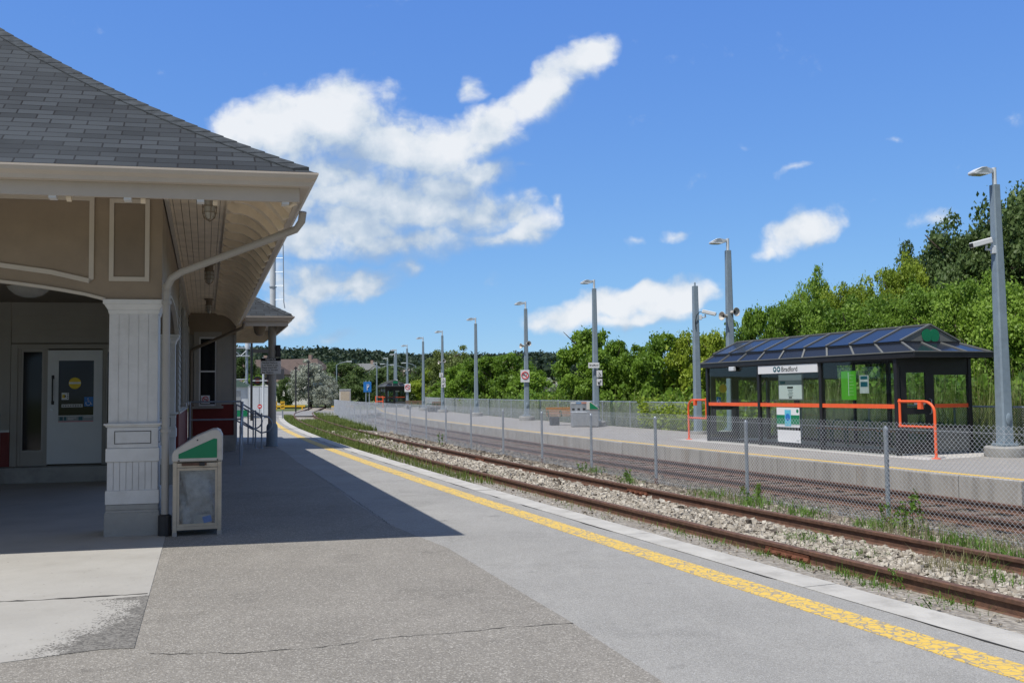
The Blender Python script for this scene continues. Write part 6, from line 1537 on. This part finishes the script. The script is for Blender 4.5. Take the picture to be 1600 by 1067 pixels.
# ------------------------------------------------------------------ far background
# the wooded ridge: one far mass of clumped crowns
r = np.random.default_rng(77); VV = []; TT = []
for k in range(2600):
    y = r.uniform(250, 470); x = y*r.uniform(-.62, .14); 
    c = np.array([x, y, -.56+ridge(x, y)+1.5]); R_ = r.uniform(2.6, 5.6); m = 95
    d = r.normal(0, 1, (m, 3)); d /= np.linalg.norm(d, axis=1)[:, None]; d[:, 2] = np.abs(d[:, 2])*1.15-.1
    v, t = leaf_cloud(c+d*R_*r.uniform(.55, .9, (m, 1)), d, .62, r, np.clip(r.uniform(.1, .9)+r.normal(0, .15, m), 0, 1)); VV.append(v); TT.append(t)
me = quads_mesh('far_wood', np.concatenate(VV), np.concatenate(TT)); me.materials.append(MT['leaf_hill']); o = link(bpy.data.objects.new('far_wood', me)); o['kind'] = 'stuff'; o['label'] = 'dark wooded ridge along the horizon'
def house(loc, rz, w, d, h, rh, label, wall='brick', roof_m='brown', nwin=4):
    t = thing('house', label, 'house', loc, rz, 'distant houses')
    MB().box(-w/2, w/2, -d/2, d/2, 0, h).build('wall', MT[wall], t)
    rf = MB(); o_ = .4; rf.add([(-w/2-o_, -d/2-o_, h), (w/2+o_, -d/2-o_, h), (w/2+o_, d/2+o_, h), (-w/2-o_, d/2+o_, h), (-w/2+d*.3, 0, h+rh), (w/2-d*.3, 0, h+rh)], [(0, 1, 5, 4), (1, 2, 5), (2, 3, 4, 5), (3, 0, 4), (0, 3, 2, 1)])
    ro = rf.build('roof', MT[roof_m], t); MB().box(w*.2, w*.2+.7, -.4, .4, h+rh*.3, h+rh+.8).build('chimney', MT['brick'], ro)
    for k in range(nwin):
        x = -w/2+w*(k+.5)/nwin; wi = MB().box(x-.6, x+.6, -d/2-.06, -d/2+.02, h*.35, h*.72).build('window', MT['window'], t)
    return t
for i, (x, y, w, d, h, rh, lab, wl, rm) in enumerate(((-52, 186, 13, 9, 5.0, 3.0, 'brown roofed house seen just left of the canopy post', 'brick', 'brown'), (-46.5, 200, 15, 9, 5.2, 3.4, 'long brown roofed house just right of the canopy post', 'brick', 'brown'), (-61, 192, 12, 9, 5.2, 3.4, 'brown roofed house behind the signal gantry', 'brick', 'brown'))):
    house((x, y, .6), R(-14), w, d, h, rh, lab, wl, rm)
house((-39, 245, 4.5), R(-10), 9, 7, 3.2, 1.8, 'distant grey roofed house on the ridge right of the silver willow', 'bldwhite', 'panelgrey')
t = thing('warehouse', 'long pale low warehouse behind the crossing signals', 'warehouse', (-38, 150, 0), R(-14))
MB().box(-14, 8, -5, 5, 0, 3.6).build('wall', MT['bldwhite'], t); MB().box(-14.2, 8.2, -5.2, 5.2, 3.6, 3.9).build('roof', MT['brick'], t)
for k in range(5): MB().box(-12+4*k, -10+4*k, -5.06, -4.98, 1.2, 2.6).build('window', MT['window'], t)
# signal gantry, seen under the canopy
t = thing('signal_gantry', 'grey lattice signal gantry with two trusses seen under the station canopy', 'signal gantry', (-22.4, 75, 0), R(17))
def truss(z0, z1, x0, x1, nm):
    mb = MB(); n = 6
    for y in (-.3, .3):
        for z in (z0, z1): mb.tube([(x0, y, z), (x1, y, z)], .045, 6)
        for k in range(n):
            xa = x0+(x1-x0)*k/n; xb = x0+(x1-x0)*(k+1)/n; mb.tube([(xa, y, z0 if k % 2 else z1), (xb, y, z1 if k % 2 else z0)], .03, 5)
    for x in (x0, x1):
        for z in (z0, z1): mb.tube([(x, -.3, z), (x, .3, z)], .04, 5)
    mb.build(nm, MT['galv'], t)
truss(4.75, 5.4, -3.0, 1.1, 'truss'); truss(2.15, 2.85, -3.0, .9, 'truss')
for x in (-2.9, .9): MB().tube([(x, 0, 0), (x, 0, 6.2)], .10, 8).build('post', MT['galv'], t, smooth=True)
mb = MB(); mb.tube([(-1.2, 0, 6.05), (3.0, 0, 6.35)], .035, 5)
for x, z0, z1 in ((-.1, 6.1, 6.8), (2.9, 5.9, 6.7), (1.2, 6.2, 6.8)): mb.tube([(x, 0, z0), (x, 0, z1)], .035, 5)
mb.build('walkway_rail', MT['galv'], t)
for x in (-.7, .95): MB().lathe([(.18, 5.3), (.2, 5.5), (.2, 6.0), (.12, 6.2)], (x, -.25, 0), 10).build('signal_head', MT['lampwhite'], t)
MB().box(1.2, 2.6, -.3, -.1, 5.0, 5.3).build('sign_box', MT['blackish'], t)
t = thing('dark_mast', 'thin black mast standing in front of the signal gantry', 'mast', (-16.3, 58, 0)); MB().tube([(0, 0, 0), (0, 0, 5.4)], .075, 8).build('pole', MT['black'], t, smooth=True); MB().box(-.06, .06, -.06, .06, 5.4, 5.7).build('cap', MT['galv'], t)
t = thing('signal_mast', 'tall pale mast with a ladder rising behind the canopy roof', 'mast', (-11.0, 42.6, 0))
MB().tube([(0, 0, 0), (0, 0, 11.4)], .14, 12).build('pole', MT['lampwhite'], t, smooth=True); mb = MB()
for x in (.14, .53): mb.tube([(x, -.1, 5.8 if x > .3 else 4.0), (x-.04, -.1, 9), (x-.04, -.1, 10.9)], .022, 6)
mb.tube([(.53, -.1, 5.85), (.58, -.1, 5.55)], .022, 6)
for k in range(8): mb.tube([(.12, -.1, 5.95+.64*k), (.51, -.1, 5.95+.64*k)], .016, 5)
mb.build('ladder', MT['galv'], t)
for z in (6.55, 9.8): MB().lathe([(.17, -.03), (.17, .03)], (0, 0, z), 12).build('mast_band', MT['galv'], t)
# crossing signals
def crossing(x, y, rz, label):
    t = thing('crossing_signal', label, 'signal', (x, y, 0), rz, 'level crossing signals')
    MB().tube([(0, 0, 0), (0, 0, 4.0)], .06, 8).build('pole', MT['lampwhite'], t, smooth=True); MB().tube([(-.7, 0, 2.5), (.7, 0, 2.5)], .04, 6).build('cross_arm', MT['galv'], t)
    for s in (-1, 1):
        b_ = MB().lathe([(.30, .02), (.30, .04), (.1, .10)], (0, 0, 0), 20, 'Y').xf(lambda v: Vector((v.x+.36*s, v.y, v.z+2.5))).build('signal_plate', MT['black'], t)
        MB().lathe([(.14, -.03), (.14, .01)], (0, 0, 0), 16, 'Y').xf(lambda v: Vector((v.x+.36*s, v.y, v.z+2.5))).build('signal_lens', MT['signallens'], b_)
crossing(-16.1, 60, R(14), 'pair of round red crossing lights on a white pole left of the canopy post'); 
for i, (x, y, lab) in enumerate(((-15.85, 62, 'striped yellow barrier weight board right of the canopy post'), (-15.4, 62.2, 'second yellow barrier board beside the striped one'))):
    t = thing('barrier_board', lab, 'barrier', (x, y, 0), R(14), 'yellow barrier boards'); MB().box(-.14, .14, -.02, .02, .62, 1.15).build('board', MT['yellow'], t)
    for k in range(2): MB().obox((0, -.026, .78+.22*k), (.10, 0, .02), (0, .003, 0), (0, 0, .022)).build('stripe', MT['signblack'], t)
    MB().tube([(0, 0, 0), (0, 0, .55)], .05, 6).build('post', MT['galv'], t)
t = thing('trackside_hut', 'small pale hut with green roof left of the crossing signals', 'hut', (-19.8, 66, 0), R(17))
MB().box(-1.15, 1.15, -1.2, 1.2, 0, 2.15).build('wall', MT['lampwhite'], t); MB().prism([(-1.35, 2.15), (1.35, 2.15), (0, 2.75)], lambda p, h: (p[0], h, p[1]), -1.4, 1.4).build('roof', MT['hutroof'], t)
MB().box(-.55, .45, -1.235, -1.2, .1, 1.9).build('door', MT['stainless'], t); MB().box(-.9, .9, -1.24, -1.236, .1, .55).build('green_panel', MT['green_sign'], t)
t = thing('equipment_cabinet', 'tall grey metal cabinet behind the ramp railing', 'cabinet', (-17.6, 64.5, 0), R(17)); MB().box(-.75, .75, -.5, .5, .1, 2.2).build('cabinet_body', MT['stainless'], t, bevel=.03); MB().box(-.7, -.02, -.53, -.5, .2, 2.1).build('cabinet_door', MT['lampwhite'], t); MB().box(.02, .7, -.53, -.5, .2, 2.1).build('cabinet_door', MT['lampwhite'], t)
t = thing('red_disc_sign', 'round red and white disc sign beside the grey cabinet', 'sign', (-17.0, 62.5, 0), R(14)); MB().tube([(0, 0, 0), (0, 0, .9)], .03, 6).build('post', MT['galv'], t); MB().lathe([(.15, -.01), (.15, .01)], (0, 0, 0), 18, 'Y').xf(lambda v: Vector((v.x, v.y-.04, v.z+.82))).build('disc', MT['signred'], t); MB().box(-.09, .09, -.056, -.051, .78, .86).build('bar', MT['signwhite'], t)
t = thing('electrical_cabinet', 'cream electrical cabinet standing beyond the end of the wire fence', 'cabinet', (-19.1, 106, 0), R(8)); MB().box(-.62, .62, -.5, .5, .05, 2.05).build('cabinet_body', MT['bldwhite'], t, bevel=.03); MB().box(-.5, .5, -.53, -.5, .2, 1.85).build('cabinet_door', MT['binframe'], t); MB().box(-.66, .66, -.56, .56, 2.05, 2.12).build('lid', MT['lampwhite'], t)
for i, (x, y, h, lab) in enumerate(((-20.2, 92, 4.9, 'dark utility pole left of the silver willow'), (-19.6, 84, 4.1, 'thin dark pole right of the canopy sign'))):
    t = thing('utility_pole', lab, 'pole', (x, y, 0)); MB().tube([(0, 0, 0), (0, 0, h)], .07, 8).build('pole', MT['blackish'], t, smooth=True); MB().box(-.16, .16, -.05, .05, h-.2, h-.1).build('arm', MT['blackish'], t)
def street_lamp(x, y, h, s, label):
    t = thing('street_lamp', label, 'street lamp', (x, y, 0), 0, 'street lamps of the car park'); MB().tube([(0, 0, 0), (0, 0, h)], .09, 8).build('pole', MT['polegrey'], t, smooth=True)
    MB().tube([(0, 0, h-.1), (s*.6, 0, h+.25), (s*1.6, 0, h+.45)], .05, 6).build('arm', MT['polegrey'], t, smooth=True); MB().box(s*1.5 if s > 0 else s*2.3, s*2.3 if s > 0 else s*1.5, -.15, .15, h+.38, h+.52).build('lamp_head', MT['lampwhite'], t)
for (x, y, h, s, lab) in ((-26.5, 140, 6.0, 1, 'street lamp with curved arm left of the blue sign'), (-23.2, 165, 6.2, 1, 'street lamp with curved arm behind the distant shelter'), (-20.5, 160, 6.2, -1, 'street lamp right of the distant shelter roof'), (-18.9, 165, 6.0, -1, 'street lamp between the no smoking signs'), (-15.6, 150, 6.0, -1, 'street lamp in front of the willow trees')): street_lamp(x, y, h, s, lab)
# barrier arm and parked car near the road
t = thing('yellow_barrier', 'low yellow barrier rail by the crossing road', 'barrier', (-22.6, 96, 0), R(-6)); MB().box(-2.2, 1.2, -.06, .06, .30, .48).build('rail', MT['yellow'], t)
for x in (-1.9, .9): MB().box(x-.06, x+.06, -.05, .05, 0, .3).build('post', MT['yellow'], t)
t = thing('barrier_block', 'yellow topped concrete block at the end of the far platform', 'barrier', (-17.5, 96, 0), R(-10)); MB().box(-1.2, 1.2, -.25, .25, 0, .25).build('block', MT['concrete'], t); MB().box(-1.2, 1.2, -.25, .25, .252, .36).build('yellow_top', MT['yellow'], t)
def car(loc, rz, label, m):
    t = thing('parked_car', label, 'car', loc, rz, 'cars in the distance')
    bp2 = [(-2.2, .35), (2.2, .35), (2.2, .75), (1.25, .9), (.75, 1.42), (-1.1, 1.45), (-1.75, .95), (-2.2, .9)]
    MB().prism(bp2, lambda p, h: (p[0], h, p[1]), -.85, .85).build('body', m, t, bevel=.05)
    MB().prism([(1.1, .93), (.68, 1.36), (-1.05, 1.38), (-1.55, .98)], lambda p, h: (p[0], h, p[1]), -.86, .86).build('windows', MT['window'], t)
    for x in (-1.35, 1.35):
        for y in (-.75, .75): MB().lathe([(.33, -.1), (.33, .1)], (0, 0, 0), 16, 'Y').xf(lambda v: Vector((v.x+x, v.y+y, v.z+.33))).build('wheel', MT['blackish'], t)
car((-50, 200, -.56+ridge(-50, 200)), R(10), 'white car parked far off, right of the canopy post', MT['lampwhite'])
for i, (x, y, z, lab) in enumerate(((66, 300, 12, 'wooden power pole with crossarm on the ridge right of the no smoking post'), (55, 300, 12, 'second power pole on the ridge near the no smoking post'))):
    t = thing('power_pole', lab, 'power pole', (x*.55, y, 4), 0, 'power poles on the ridge'); MB().tube([(0, 0, 0), (0, 0, z-2)], .2, 8).build('pole', MT['trunk'], t); MB().box(-1.6, 1.6, -.1, .1, z-2.6, z-2.3).build('crossarm', MT['trunk'], t)
